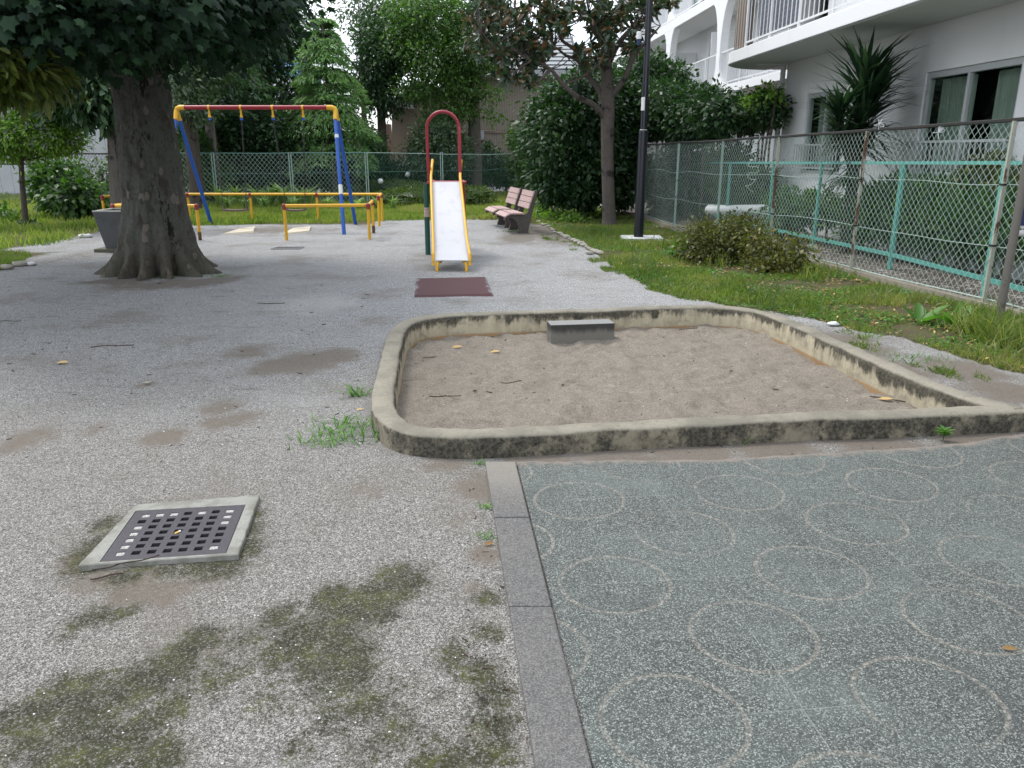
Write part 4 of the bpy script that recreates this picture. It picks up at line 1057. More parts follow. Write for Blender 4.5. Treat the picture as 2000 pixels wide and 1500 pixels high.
# ================ APARTMENT BUILDING ================
_r = ray(900, 301); _a = Vector((_r[0], _r[1], 0)).normalized(); AX = _a; BX = Vector((_a.y, -_a.x, 0))
def PB(s, l, z): p = AX*s+BX*l; return Vector((p.x, p.y, z))
def WL(u, v, l):                          # sight line meets the vertical plane at lateral distance l -> (s, z)
    x, y, w = ray(u, v); t = l/(x*BX.x+y*BX.y); p = Vector((x*t, y*t, 0)); return p.dot(AX), H+w*t
LW, LB, LF, LFW = 7.1, 5.86, 8.5, 9.85
def bbox(mb, s0, s1, l0, l1, z0, z1):
    mb.prism([PB(s0, l0, z0), PB(s0, l1, z0), PB(s1, l1, z0), PB(s1, l0, z0)], (0, 0, z1-z0))
def railing(name, root, path, z0, z1, mat, sp=.115, post=1.15):
    m = MB(); L = plen(path); pts = []
    n = max(2, int(L/.3)); P_ = [poly_at(path, L*i/n)[0] for i in range(n+1)]
    for z, w, h_ in ((z1, .05, .04), (z0+.10, .03, .03)):
        for i in range(n): m.beam((P_[i].x, P_[i].y, z), (P_[i+1].x, P_[i+1].y, z), w, h_)
    s = 0; k = 0
    while s < L:
        p, d = poly_at(path, s); big = (k % int(post/sp) == 0)
        m.beam((p.x, p.y, z0 if big else z0+.10), (p.x, p.y, z1-.01), .04 if big else .014, .04 if big else .014, (0,1,0)); s += sp; k += 1
    m.build(name, mat, root)
def opening_wall(root, name, l, s0, s1, z0, z1, ops, mat, dep=.14):
    ss = sorted({s0, s1, *[q for o in ops for q in o[:2]]}); zs = sorted({z0, z1, *[q for o in ops for q in o[2:4]]})
    V = []; Fc = []; idx = {}
    def vid(s, l_, z):
        k = (round(s, 4), round(l_, 4), round(z, 4))
        if k not in idx: idx[k] = len(V); V.append(PB(*k))
        return idx[k]
    for i in range(len(ss)-1):
        for j in range(len(zs)-1):
            a, b, c, d = ss[i], ss[i+1], zs[j], zs[j+1]
            if any(o[0] <= (a+b)/2 <= o[1] and o[2] <= (c+d)/2 <= o[3] for o in ops): continue
            Fc.append((vid(a, l, c), vid(a, l, d), vid(b, l, d), vid(b, l, c)))
    for o in ops:
        a, b, c, d = o[:4]; q = [(a, c), (a, d), (b, d), (b, c)]
        for k in range(4):
            p, r = q[k], q[(k+1) % 4]; Fc.append((vid(p[0], l, p[1]), vid(r[0], l, r[1]), vid(r[0], l+dep, r[1]), vid(p[0], l+dep, p[1])))
    meshobj(name, V, Fc, mat, root)
def glassmat():
    t = NT('window glass'); gl = t.new('ShaderNodeBsdfGlossy'); gl.inputs['Roughness'].default_value = .03; gl.inputs['Color'].default_value = (.75,.85,.82,1)
    tr = t.new('ShaderNodeBsdfTransparent'); tr.inputs[0].default_value = (.86,.91,.88,1)
    fr = t.new('ShaderNodeLayerWeight'); fr.inputs[0].default_value = .5; mx = t.new('ShaderNodeMixShader'); t.link(t.math('ADD', t.math('MULTIPLY', t.math('POWER', fr.outputs['Facing'], 5.0), .75), .05), mx.inputs[0])
    t.link(tr.outputs[0], mx.inputs[1]); t.link(gl.outputs[0], mx.inputs[2]); t.link(mx.outputs[0], t.o.inputs[0]); return t.m
M_glass = glassmat()
M_alu = painted('aluminium frame', (.44,.46,.47), .4, .1, (.3,.3,.3))
M_alud = painted('dark frame', (.16,.16,.16), .5, .1)
M_curt = (lambda t: t.done(t.mix(t.noise(9, 2, .5, t.mapped((6,6,.1))), (.16,.19,.17), (.46,.50,.465)), .9))(NT('curtain'))
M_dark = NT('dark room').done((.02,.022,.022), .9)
def window(root, l, s0, s1, z0, z1, split=.5, curt=((.0,.45,.45),(.52,1,1))):
    f = MB(); e = .05; w = MB()
    l0 = l+.03
    for a, b, c, d in ((s0+.001, s1-.001, z1-.09, z1-.001), (s0+.001, s1-.001, z0+.001, z0+.06), (s0+.001, s0+.06, z0+.06, z1-.09), (s1-.06, s1-.001, z0+.06, z1-.09)): bbox(f, a, b, l0, l0+.10, c, d)
    sm = s1-(s1-s0)*split
    bbox(f, sm-.03, sm+.03, l0+.01, l0+.08, z0+.06, z1-.09)
    fo = f.build('window', M_alu, root)
    g_ = MB(); bbox(g_, sm+.03, s1-.06, l0+.04, l0+.048, z0+.06, z1-.09); bbox(g_, s0+.06, sm-.03, l0+.055, l0+.063, z0+.06, z1-.09); g_.build('pane', M_glass, fo)
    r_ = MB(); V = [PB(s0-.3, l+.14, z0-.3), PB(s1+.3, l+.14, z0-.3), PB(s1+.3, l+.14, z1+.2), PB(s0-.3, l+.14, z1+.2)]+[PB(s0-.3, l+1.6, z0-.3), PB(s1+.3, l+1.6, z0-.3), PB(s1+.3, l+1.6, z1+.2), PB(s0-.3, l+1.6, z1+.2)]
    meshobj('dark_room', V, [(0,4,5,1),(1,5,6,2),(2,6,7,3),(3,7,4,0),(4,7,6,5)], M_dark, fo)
    for a, b, _ in curt:
        sa, sb = s1-(s1-s0)*a, s1-(s1-s0)*b; n = 40; V = []; Fc = []
        for i in range(n+1):
            s = sa+(sb-sa)*i/n; dl = .028*math.sin(i*1.9)+.012*math.sin(i*.7); V += [PB(s, l+.26+dl, z0), PB(s, l+.26+dl, z1-.1)]
        for i in range(n): Fc.append((2*i, 2*i+1, 2*i+3, 2*i+2))
        meshobj('curtain', V, Fc, M_curt, fo, smooth=True)
def apartment():
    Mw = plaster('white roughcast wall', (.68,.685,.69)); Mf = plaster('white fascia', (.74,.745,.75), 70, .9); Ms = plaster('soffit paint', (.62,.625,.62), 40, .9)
    sC = WL(1532, 200, LW)[0]
    root = thing('apartment_building', 'white apartment block with curved balconies behind the right fence', 'building', PB(sC, LW, 0))
    # measured heights
    zs0 = WL(1550, 83, LB)[1]; zs1 = WL(1550, 55, LB)[1]; sE = WL(1424, 120, LB)[0]+1.1; sR = WL(1457, 90, LB+.1)[0]
    w1a, w1t = WL(1809, 142, LW); w1b = WL(1999, 108, LW)[0]-.02; zb = WL(1800, 345, LW)[1]
    w2a, w2t = WL(1577, 184, LW); w2b = w2a-1.75
    ops = [(w1b, w1a, zb, w1t), (w2b, w2a, zb-.05, w2t)]
    up = [(w1b, w1a, 4.0, 5.9), (w2b, w2a, 3.6, 5.6)]
    opening_wall(root, 'wall', LW, -6, sC, 0, 9.2, ops+up, Mw)
    m = MB(); m.add([PB(sC, LW, 0), PB(sC, LFW+1, 0), PB(sC, LFW+1, 9.2), PB(sC, LW, 9.2)], [(0,1,2,3)]); m.add([PB(-6, LW, 0), PB(-6, 18, 0), PB(-6, 18, 9.2), PB(-6, LW, 9.2)], [(0,1,2,3)])
    m.add([PB(-6, LW, 9.2), PB(-6, 18, 9.2), PB(sC, 18, 9.2), PB(sC, LW, 9.2)], [(0,1,2,3)]); m.build('end_wall', Mw, root)
    for o, c in zip(ops+up, (((.02,.40,1),(.62,.99,1)), ((.05,.5,1),), ((.1,.9,1),), ((.1,.5,1),))): window(root, LW, *o, .47, c)
    # window guards: low bars
    for o in ops:
        g_ = MB(); zt = WL(1795, 277, LW)[1]; z0 = WL(1800, 338, LW)[1]
        n = int((o[1]-o[0]+.2)/.115); a, b = o[0]-.08, o[1]+.10; l = LW-.12
        bbox(g_, a, b, l-.015, l+.015, zt-.025, zt+.01); bbox(g_, a, b, l-.012, l+.012, z0, z0+.03)
        for i in range(n+1): s = a+.01+(b-a-.02)*i/n; bbox(g_, s-.008, s+.008, l-.008, l+.008, z0+.03, zt-.025)
        for s in (a+.02, b-.02): bbox(g_, s-.012, s+.012, l+.016, LW-.003, zt-.02, zt)
        g_.build('window_guard', M_alu, root)
    # near balcony slabs with a rounded end
    def slab(name, z0, z1, R_=1.25):
        pl = [(LB, -6)]; pl += [(LB+R_*(1-math.cos(a)), sE-R_+R_*math.sin(a)) for a in np.linspace(0, math.pi/2, 12)]; pl += [(LFW+.2, sE), (LFW+.2, sC+.003), (LW-.003, sC+.003), (LW-.003, -6)]
        m = MB(); m.prism([PB(s, l, z0) for l, s in pl], (0, 0, z1-z0)); o = m.build(name, Mf, root, bevel=.012)
        q = MB(); ins = [(LB+.05, -5.9)]+[(LB+.05+(R_-.05)*(1-math.cos(a)), sE-R_+(R_-.05)*math.sin(a)) for a in np.linspace(0, math.pi/2, 12)]+[(LW-.02, sE-.05), (LW-.02, -5.9)]
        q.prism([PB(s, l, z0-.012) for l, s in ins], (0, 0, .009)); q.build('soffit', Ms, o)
    slab('balcony_slab', zs0, zs1); slab('balcony_slab', zs0+2.85, zs1+2.85)
    path = [tuple(PB(s, l, 0)[:2]) for l, s in [(LB+.09, -6), (LB+.09, sR)]]
    railing('balcony_railing', root, list(reversed(path)), zs1, zs1+1.2, M_white, .19, 1.4)
    # screens behind the railing
    s_a, s_b = WL(1482, 60, LB+.2)[0], WL(1562, 20, LB+.2)[0]
    t = NT('charcoal tiled screen'); br = t.new('ShaderNodeTexBrick'); br.inputs['Scale'].default_value = 1; br.inputs['Color1'].default_value = (.085,.095,.12,1); br.inputs['Color2'].default_value = (.11,.12,.15,1); br.inputs['Mortar'].default_value = (.035,.035,.05,1)
    br.inputs['Brick Width'].default_value = .14; br.inputs['Row Height'].default_value = .09; br.inputs['Mortar Size'].default_value = .006
    cv = t.new('ShaderNodeCombineXYZ'); t.link(t.sep(t.pos(), 1), cv.inputs[0]); t.link(t.sep(t.pos(), 2), cv.inputs[1]); t.link(cv.outputs[0], br.inputs['Vector'])
    msc = t.done(br.outputs[0], .6)
    m = MB(); bbox(m, s_b, s_a, LB+.20, LB+.23, zs1+.12, zs1+2.4); m.build('privacy_screen', msc, root)
    m = MB(); sx, _ = WL(1585, 20, LB+.25); bbox(m, sx-1.6, sx, LB+.55, LB+.58, zs1+.1, zs1+1.8); m.build('white_cabinet', M_white, root)
    m = MB(); R_ = 1.25; arc = [(LB+.12+(R_-.12)*(1-math.cos(a)), sE-R_+(R_-.12)*math.sin(a)) for a in np.linspace(0, 1.15, 15)]
    st_ = np.linspace(sR+.04, arc[0][1], 8)[:-1]; arc = [(LB+.12, float(q)) for q in st_]+arc
    for k, ((l0, q0), (l1, q1)) in enumerate(zip(arc[:-1], arc[1:])):
        m.beam(PB(q0, l0, zs1+1.1), PB(q1, l1, zs1+1.1), .02 if k % 2 else .05, 2.1)
    m.build('corrugated_panel', painted('beige corrugated', (.25,.21,.175), .6, .2), root)
    # down pipe with elbow
    c = PB(sC-.02, LW-.10, 0); m = MB(); m.tube([(c.x, c.y, 0), (c.x, c.y, zs0-.0)], .055, 12); zp = WL(1500, 132, LW-.1)[1]-.02
    q = PB(sC-.05, LW-.1, zp); r = PB(sC+.0, LB+.62, zp); m.tube(curve([q, (q+r)/2, r, r+Vector((-.05,0,.03)), r+Vector((-.06,0,.12))], 4), .045, 10); smoothed(m.build('drain_pipe', painted('pipe white', (.62,.63,.64), .5, .3, (.3,.28,.26)), root), 50)
    # ---------- far wing ----------
    z1b, z1t = zs0, zs1; z2b = WL(1390, 12, LF)[1]; z2t = z2b+.34
    sN, sFar = sC-.6, 46
    wz = [(WL(1384, 98, LFW)[0]-1.7, WL(1384, 98, LFW)[0], z1t+.02, z1t+2.05), (22, 24.5, .3, 2.4), (29, 31.4, z1t+.02, z1t+2.05), (36, 38, z1t+.02, z1t+2.05), (25, 27.5, z2t, z2t+2), (33, 35.5, z2t, z2t+2), (31, 33, .3, 2.4)]
    opening_wall(root, 'wall', LFW, sC+.01, sFar, 0, 12.2, wz, Mw)
    m = MB(); m.add([PB(sFar, LFW, 0), PB(sFar, LFW+10, 0), PB(sFar, LFW+10, 12.2), PB(sFar, LFW, 12.2), PB(sC, LFW+10, 12.2), PB(sC, LFW, 12.2)], [(0,1,2,3),(3,2,4,5)]); m.build('end_wall', Mw, root)
    for o in wz: window(root, LFW, *o, .5, ((.55,.95,1),))
    for zb_, zt_ in ((z1b, z1t), (z2b, z2t), (z2b+2.9, z2t+2.9)):
        m = MB(); bbox(m, sC+.02, sFar, LF, LFW-.003, zb_, zt_); o = m.build('balcony_slab', Mf, root, bevel=.012)
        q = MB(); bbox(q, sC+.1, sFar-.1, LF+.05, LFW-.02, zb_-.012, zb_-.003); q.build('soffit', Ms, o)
        a, b = PB(sC+.2, LF+.08, 0), PB(sFar-.1, LF+.08, 0); railing('balcony_railing', root, [tuple(a[:2]), tuple(b[:2])], zt_, zt_+1.05, M_white, .20, 1.4)
    sF = WL(1404, 83, LF)[0]
    for k in range(4):
        for (za, zc) in ((z1t, z2b), (z2t, z2b+2.9)):
            s = sF+k*6.6; hgt = zc-za; pr = []
            hw = .17
            for side in (1, -1):
                seq = []
                for i in range(9):    # bottom flare
                    a = i/8*math.pi/2; seq.append((hw+.55*(1-math.sin(a)), za+.9*(1-math.cos(a))))
                for i in range(11):   # top flare
                    a = i/10*math.pi/2; seq.append((hw+.75*(1-math.cos(a)), zc-1.6+1.6*math.sin(a)))
                if side == -1: seq.reverse()
                pr += [(s+side*x, z) for x, z in seq]
            m = MB(); m.prism([PB(a, LF-.004, z) for a, z in pr], BX*.26); m.build('balcony_fin', Mf, root, bevel=.01)
    for u, v, zt_, zc in ((1302, 120, z1t, z2b), (1430, 210, 0, z1b), (1449, 205, 0, z1b)):
        s = WL(u, v, LF+.1)[0]; m = MB(); bbox(m, s-.04, s+.04, LF+.06, LF+.14, zt_, zc); m.build('slim_column', M_white, root)
    s = WL(1303, 120, LF+.1)[0]
    for sp_ in (s+.1, s+6.6, s-5.6):
        m = MB(); bbox(m, sp_-.02, sp_+.02, LF+.2, LFW-.01, z1t+.02, z1t+1.9); m.build('partition_panel', M_white, root)
apartment()
# ================ HOUSES BEHIND ================
def houses():
    t = NT('brown siding'); w = t.new('ShaderNodeTexWave', wave_type='BANDS', bands_direction='X'); w.inputs['Scale'].default_value = 2.6; t.link(t.pos(), w.inputs[0])
    n = t.noise(3, 4, .6); c = t.mix(n, (.165,.143,.112), (.235,.205,.165)); c = t.mix(t.step(w.outputs['Fac'], .93, .99), c, (.28,.245,.21)); t.bump(w.outputs['Fac'], .3, .01); Mb = t.done(c, .8)
    Y = 39; X = lambda u, v=250, Y=Y: D(u, v, Y)[0]; Z = lambda v, Y=Y: D(1000, v, Y)[2]
    root = thing('brown_house', 'brown sided house with pale eaves and slatted white roof', 'house', (X(960), Y, 0))
    m = MB(); m.box(((X(868)+X(1120))/2, Y+4, Z(326)/2+Z(152)/2), (X(1120)-X(868), 8, Z(152)-Z(326))); m.build('wall', Mb, root)
    m = MB(); m.box(((X(868)+X(1120))/2, Y+4, Z(326)/2-.002), (X(1120)-X(868)-.1, 7.9, Z(326)-.004)); m.build('base_wall', plaster('dark base', (.06,.055,.05)), root)
    m = MB(); m.box(((X(860)+X(1130))/2, Y+3.7, Z(152)+.14), (X(1130)-X(860), 8.8, .28)); m.build('eave', painted('grey eave', (.32,.33,.35), .6, .2), root)
    m = MB(); m.box(((X(868)+X(1120))/2, Y-.03, Z(258)), (X(1120)-X(868), .05, .07)); m.build('trim_band', painted('band', (.26,.20,.17), .7), root)
    zr = Z(152)+.285; a = MB(); a.prism([(X(862), Y-.5, zr), (X(862), Y+8.3, zr), (X(862), Y+5.2, zr+2.1), (X(862), Y+4.4, zr+2.1)], (X(1128)-X(862), 0, 0)); rf = a.build('roof', painted('dark roof', (.05,.055,.065), .6), root)
    a = MB()
    for i in range(9):
        s = (i+.5)/9; a.box(((X(870)+X(1122))/2, Y-.5+4.9*s-.06, zr+2.1*s+.03), (X(1122)-X(870), .22, .12))
    a.build('roof_batten', M_white, rf)
    c = D(938, 264, Y-.15); m = MB(); m.box((c[0], Y-.1, c[2]), (.36,.16,.42)); m.build('meter_box', painted('meter', (.34,.36,.38), .5), root, bevel=.02)
    m = MB(); m.tube([(c[0]-.8, Y-.05, c[2]+.2), (c[0]+.7, Y-.05, c[2]+.2)], .03, 6); m.build('pipe_run', painted('pr', (.22,.18,.16), .5), root)
    # beige neighbour with a sloping roof
    Y2 = 36; X2 = lambda u: D(u, 220, Y2)[0]; Z2 = lambda v: D(1000, v, Y2)[2]
    root = thing('beige_house', 'beige plaster house with low sloping roof left of the brown house', 'house', (X2(820), Y2, 0))
    MB().prism([(X2(758), Y2, 0), (X2(872), Y2, 0), (X2(872), Y2, Z2(180)), (X2(815), Y2, Z2(168)), (X2(766), Y2, Z2(206))], (0, 6, 0)).build('wall', plaster('beige plaster', (.29,.255,.20)), root)
    m = MB(); m.beam((X2(752), Y2+3, Z2(214)), (X2(818), Y2+3, Z2(162)), 7, .14); m.beam((X2(818), Y2+3, Z2(162)), (X2(880), Y2+3, Z2(180)), 7, .14); m.build('roof', painted('grey roof', (.20,.205,.215), .7), root)
    MB().box((X2(758), Y2-1.0, Z2(262)/2+Z2(245)/2-1), (.45, .6, 2.4)).build('annex', plaster('pink plaster', (.42,.28,.22)), root)
    MB().box((X2(790), Y2-.4, Z2(205)), (.9,.7,.35)).build('vent_hood', painted('hood', (.42,.42,.42), .6), root)
    # red roof far behind
    Y3 = 54; a = D(995, 82, Y3); b = D(1064, 120, Y3); root = thing('red_roof_house', 'far house with a red roof above the slatted white roof', 'house', ((a[0]+b[0])/2, Y3, 0))
    w = b[0]-a[0]; cx = (a[0]+b[0])/2
    MB().box((cx, Y3+2, b[2]/2), (w*.95, 4, b[2])).build('wall', plaster('far white wall', (.5,.5,.5)), root)
    t = NT('red tiles'); t.bump(t.noise(8, 4), .4, .03); MB().prism([(a[0]-.3, Y3-.4, b[2]), (b[0]+.3, Y3-.4, b[2]), (b[0]-.5, Y3+2, a[2]), (a[0]+.5, Y3+2, a[2])], (0, .5, .05)).build('roof', t.done(t.mix(t.noise(5, 4), (.35,.035,.03), (.5,.07,.06)), .6), root)
    # blue roof
    Y4 = 52; a = D(520, 108, Y4); b = D(592, 136, Y4); root = thing('blue_roof_house', 'far house with a curved blue corrugated roof between the trees', 'house', ((a[0]+b[0])/2, Y4, 0))
    cx = (a[0]+b[0])/2; w = b[0]-a[0]; zc = b[2]-.6; V = []; Fc = []; n = 16; R_ = 90
    for i in range(n+1):
        q = math.pi*i/n
        for k in range(R_+1):
            s = k/R_; y = Y4+4*s; rip = .02*math.sin(k*2.1); V.append((cx-(w/2+.2)*math.cos(q), y, zc+(a[2]-zc+.2)*math.sin(q)*(1-.0*s)+rip))
    for i in range(n):
        for k in range(R_): p = i*(R_+1)+k; Fc.append((p, p+1, p+R_+2, p+R_+1))
    for i in range(n): p = i*(R_+1); 
    V.append((cx, Y4, zc)); Fc += [(i*(R_+1), (i+1)*(R_+1), len(V)-1) for i in range(n)]
    t = NT('blue corrugated'); w_ = t.new('ShaderNodeTexWave', wave_type='BANDS', bands_direction='Z'); w_.inputs['Scale'].default_value = 1.6; t.link(t.pos(), w_.inputs[0])
    meshobj('roof', V, Fc, t.done(t.mix(w_.outputs['Fac'], (.06,.20,.45), (.30,.45,.62)), .5), root)
    MB().box((cx, Y4+2, zc/2-.01), (w*.96, 3.9, zc)).build('wall', plaster('far pale wall', (.45,.46,.48)), root)
    # pale panel clad building at left
    Y5 = 33; X5 = lambda u: D(u, 260, Y5)[0]; root = thing('grey_panel_building', 'pale grey panel clad building behind the left fence', 'building', (X5(100), Y5, 0))
    t = NT('grey panel cladding'); n = t.noise(2, 4, .6); x = t.sep(t.pos(), 0); fr = t.math('FRACT', t.math('MULTIPLY', x, 1/.5)); seam = t.math('LESS_THAN', fr, .045)
    c = t.mix(n, (.30,.315,.32), (.40,.415,.42)); c = t.mix(t.math('MULTIPLY', seam, .7), c, (.13,.14,.15)); t.bump(fr, .05, .01); mp = t.done(c, .55)
    MB().box((X5(60)-3, Y5+3, 4.4), (X5(236)-X5(60)+14, 6, 8.8)).build('wall', mp, root)
    MB().box((X5(60)-3, Y5-.1, 8.9), (X5(236)-X5(60)+14.4, 6.6, .2)).build('roof_edge', M_alu, root)
    # white sided house behind the dark trunks
    Y6 = 37; X6 = lambda u: D(u, 260, Y6)[0]; root = thing('white_sided_house', 'white house with horizontal siding glimpsed between the dark trunks', 'house', (X6(420), Y6, 0))
    t = NT('white siding'); z = t.sep(t.pos(), 2); fr = t.math('FRACT', t.math('MULTIPLY', z, 1/.18)); t.bump(fr, .5, .03); mp = t.done(t.mix(t.math('LESS_THAN', fr, .12), (.62,.64,.66), (.25,.27,.3)), .6)
    MB().box((X6(440), Y6+3, 2.6), (X6(520)-X6(355), 6, 5.2)).build('wall', mp, root)
    MB().prism([(X6(345), Y6-.5, 5.2), (X6(530), Y6-.5, 5.2), (X6(530), Y6+3, 6.4), (X6(345), Y6+3, 6.4)], (0, .3, .15)).build('roof', painted('slate', (.1,.11,.13), .6), root)
    # grey garden pipe behind the fence
    a = Vector(D(1384, 410, 17.9)); b = Vector(D(1520, 409, 15.6)); e = Vector((*G(1412, 425, .2), .2)); e = Vector((a.x+.28, a.y, a.z-.25))
    root = thing('garden_pipe', 'thick pale grey pipe lying on a stub behind the chain link fence', 'pipe', (a.x, a.y, 0)); m = MB(); m.tube([a, b], .10, 16); m.tube([a+Vector((-.02,0,0)), a+Vector((.10,0,0))], .115, 16); smoothed(m.build('pipe', M_white, root), 50)
    m = MB(); m.tube([Vector((a.x+.45, a.y, -.1)), Vector((a.x+.45, a.y, a.z-.05))], .09, 12); smoothed(m.build('stub', M_white, root), 50)
houses()
# ================ VEGETATION ================
L_plane = leafmat('plane leaf', [(.004,.014,.009),(.010,.030,.015),(.022,.058,.020)], .22, .6, spec=.25)
L_olive = leafmat('olive leaf', [(.035,.055,.010),(.065,.09,.014),(.12,.14,.025)], .3)
L_dark = leafmat('dark glossy leaf', [(.012,.036,.014),(.026,.066,.024),(.058,.12,.036)], .2, .45, spec=.4)
L_mid = leafmat('mid green leaf', [(.020,.052,.018),(.045,.100,.026),(.085,.165,.038)], .35)
L_bright = leafmat('bright green leaf', [(.07,.14,.025),(.14,.25,.045),(.24,.37,.07)], .4)
L_cedar = leafmat('cedar needles', [(.07,.15,.055),(.14,.27,.09),(.23,.38,.12)], .3, .6)
L_cedd = leafmat('shaded cedar needles', [(.025,.062,.030),(.05,.11,.048),(.09,.17,.07)], .25, .6)  # darker copy of the cedar greens, with shade put into the colour
L_mag = leafmat('magnolia leaf', [(.016,.038,.018),(.028,.060,.026),(.05,.085,.04),(.075,.062,.028),(.15,.082,.035)], .12, .3, spec=.6)
L_aza = leafmat('azalea leaf', [(.035,.030,.015),(.055,.065,.02),(.10,.11,.02),(.16,.13,.025)], .3)
L_clip = leafmat('clipped hedge leaf', [(.025,.05,.015),(.06,.10,.02),(.11,.15,.03)], .3)
L_grass = leafmat('grass blade', [(.065,.11,.022),(.13,.185,.040),(.22,.265,.065),(.28,.25,.12)], .45, .6)
L_grassd = leafmat('weedy grass', [(.05,.085,.02),(.09,.15,.03),(.15,.19,.05),(.19,.18,.09)], .35, .6)
L_lily = leafmat('lily leaf', [(.12,.20,.08),(.22,.33,.13),(.36,.46,.22)], .35)
L_weed = leafmat('weed leaf', [(.04,.11,.02),(.08,.19,.03),(.13,.26,.05)], .4)
L_yuc = leafmat('yucca leaf', [(.010,.026,.014),(.02,.05,.025),(.075,.14,.065)], .12, .4)
L_dry = leafmat('dry leaf', [(.10,.05,.02),(.30,.18,.07),(.5,.36,.16)], .1, .8)
L_flow = leafmat('lilac blossom', [(.20,.17,.30),(.33,.29,.42)], .3, .7)
L_pale = leafmat('pale bloom', [(.35,.38,.25),(.6,.6,.45)], .3, .7)
L_zel = leafmat('zelkova leaf', [(.022,.058,.018),(.055,.12,.026),(.13,.22,.045)], .4)
L_hedge2 = leafmat('grey green leaf', [(.03,.055,.028),(.06,.10,.05),(.11,.155,.085)], .25)
B_dark = barkmat('dark bark', (.045,.038,.032), (.12,.10,.085))
B_mag = barkmat('magnolia bark', (.05,.042,.038), (.15,.13,.115), 5, .5, .6)
B_grey = barkmat('grey bark', (.07,.062,.055), (.18,.16,.14))
# ---- the big plane tree ----
def plane_tree():
    X0, Y0 = G(312, 541)[0], G(312, 541)[1]+.50; X0 = D(308, 480, Y0)[0]
    root = thing('plane_tree', 'huge plane tree with flaking grey bark, flared roots and dark low canopy', 'tree', (X0, Y0, 0))
    t = NT('flaking plane bark'); v = t.mapped((1,1,.55)); n = t.noise(7, 6, .7, v); n2 = t.noise(1.7, 5, .7, v, .6); n3 = t.noise(30, 5, .75)
    vor = t.voro(5.5, t.mapped((1,1,.6)), rand=1); dn = t.math('ADD', vor, t.math('MULTIPLY', t.math('SUBTRACT', n, .5), .9))
    c = t.mix(n3, (.040,.044,.036), (.165,.165,.145)); c = t.mix(t.step(n, .5, .62), c, t.mix(n3, (.03,.027,.022), (.10,.085,.07)))
    c = t.mix(t.step(t.math('SUBTRACT', .20, t.math('ADD', dn, t.math('MULTIPLY', t.math('SUBTRACT', n3, .5), .35))), .0, .03), c, t.mix(n3, (.11,.095,.08), (.27,.235,.20)))                          # fresh pale patches
    c = t.mix(t.step(t.noise(2.6, 6, .75, t.mapped((1,1,.35), loc=(3,1,5))), .565, .60), c, t.mix(n3, (.006,.006,.005), (.03,.026,.022)))       # black fissured areas
    z = t.sep(t.pos(), 2); c = t.mix(t.math('MULTIPLY', t.math('SUBTRACT', 1, t.step(t.math('ADD', z, t.math('MULTIPLY', n, .4)), .2, .9)), .5), c, (.10,.085,.062))
    c = t.mix(t.math('MULTIPLY', t.step(n2, .55, .7), .35), c, (.055,.07,.045))
    t.bump(t.math('ADD', t.math('ADD', n3, t.math('MULTIPLY', n, 2)), t.math('MULTIPLY', t.step(dn, .2, .28), .6)), .9, .03); mb_ = t.done(c, .92, spec=.2)
    prof = [(-.05,.52),(.05,.50),(.15,.485),(.3,.465),(.5,.44),(.8,.405),(1.2,.37),(1.7,.345),(2.2,.34),(2.8,.35),(3.4,.38),(4.2,.36),(5.5,.28)]
    zs = np.concatenate([np.linspace(-.05, .8, 46), np.linspace(.83, 5.5, 110)]); n_ = 200; V = []; Fc = []
    lobes = [(-2.98, .30, .24), (-2.45, .20, .14), (-1.95, .16, .12), (-1.5, .26, .12), (-1.02, .20, .12), (-.55, .30, .14), (-.10, .34, .22), (.9, .3, .3), (1.9, .35, .3), (2.6, .3, .3), (-1.76, -.10, .08), (-1.26, -.14, .08), (-.80, -.14, .09), (-2.2, -.10, .09)]
    for z in zs:
        r0 = float(np.interp(z, [p[0] for p in prof], [p[1] for p in prof]))
        for k in range(n_):
            a = -math.pi+2*math.pi*k/n_; r = r0
            for la, am, wd in lobes:
                d = (a-la+math.pi) % (2*math.pi)-math.pi; r += am*math.exp(-(d/wd)**2)*math.exp(-max(z, 0)/.17)*1.0+am*.16*math.exp(-(d/(wd*1.3))**2)*math.exp(-max(z, 0)/.9)
            q = Vector((math.cos(a)*1.2, math.sin(a)*1.2, z*1.1)); r += .05*noise.noise(q*1.4)+.024*noise.noise(q*4)+.016*noise.noise(Vector((q.x*10, q.y*10, q.z*5)))+.008*noise.noise(q*24)
            V.append((X0+r*math.cos(a)+.03*math.sin(z*.8), Y0+r*math.sin(a), z))
    for j in range(len(zs)-1):
        for k in range(n_): k2 = (k+1) % n_; Fc.append((j*n_+k, j*n_+k2, (j+1)*n_+k2, (j+1)*n_+k))
    trunk = meshobj('trunk', V, Fc, mb_, root, smooth=True)
    m = MB()
    for ang, ln, zz, up in ((200,4.5,3.2,1.6),(250,4,3.4,1.8),(300,4,3.3,1.5),(350,4.6,3.6,1.9),(40,4.5,4.0,2.0),(100,4.2,4.1,2.0),(150,4.6,3.7,1.7)):
        a = math.radians(ang); d = Vector((math.cos(a), math.sin(a), 0)); p = Vector((X0, Y0, zz))
        limb(m, [p+d*.2, p+d*ln*.3+Vector((0,0,up*.35)), p+d*ln*.65+Vector((0,0,up*.5)), p+d*ln+Vector((0,0,up*.55))], [.20,.14,.08,.03], 4, 8)
    smoothed(m.build('limb', mb_, root), 60)
    # canopy: a broad low dome, leaves hang at its underside
    bl = []
    def add(u, v, Y, rx, ry, rz, w=1): x, y, z = D(u, v, Y); bl.append((x, y, z, rx, ry, rz, w))
    add(60,-50,7.0,1.3,1.2,.55); add(200,-45,7.6,1.3,1.2,.55); add(330,-30,8.6,1.2,1.2,.52); add(420,-25,9.2,1.0,1.0,.48); add(20,30,8.6,1.0,1.0,.36); add(150,45,9.2,1.1,1.0,.36); add(275,30,9.4,1.1,.9,.36)
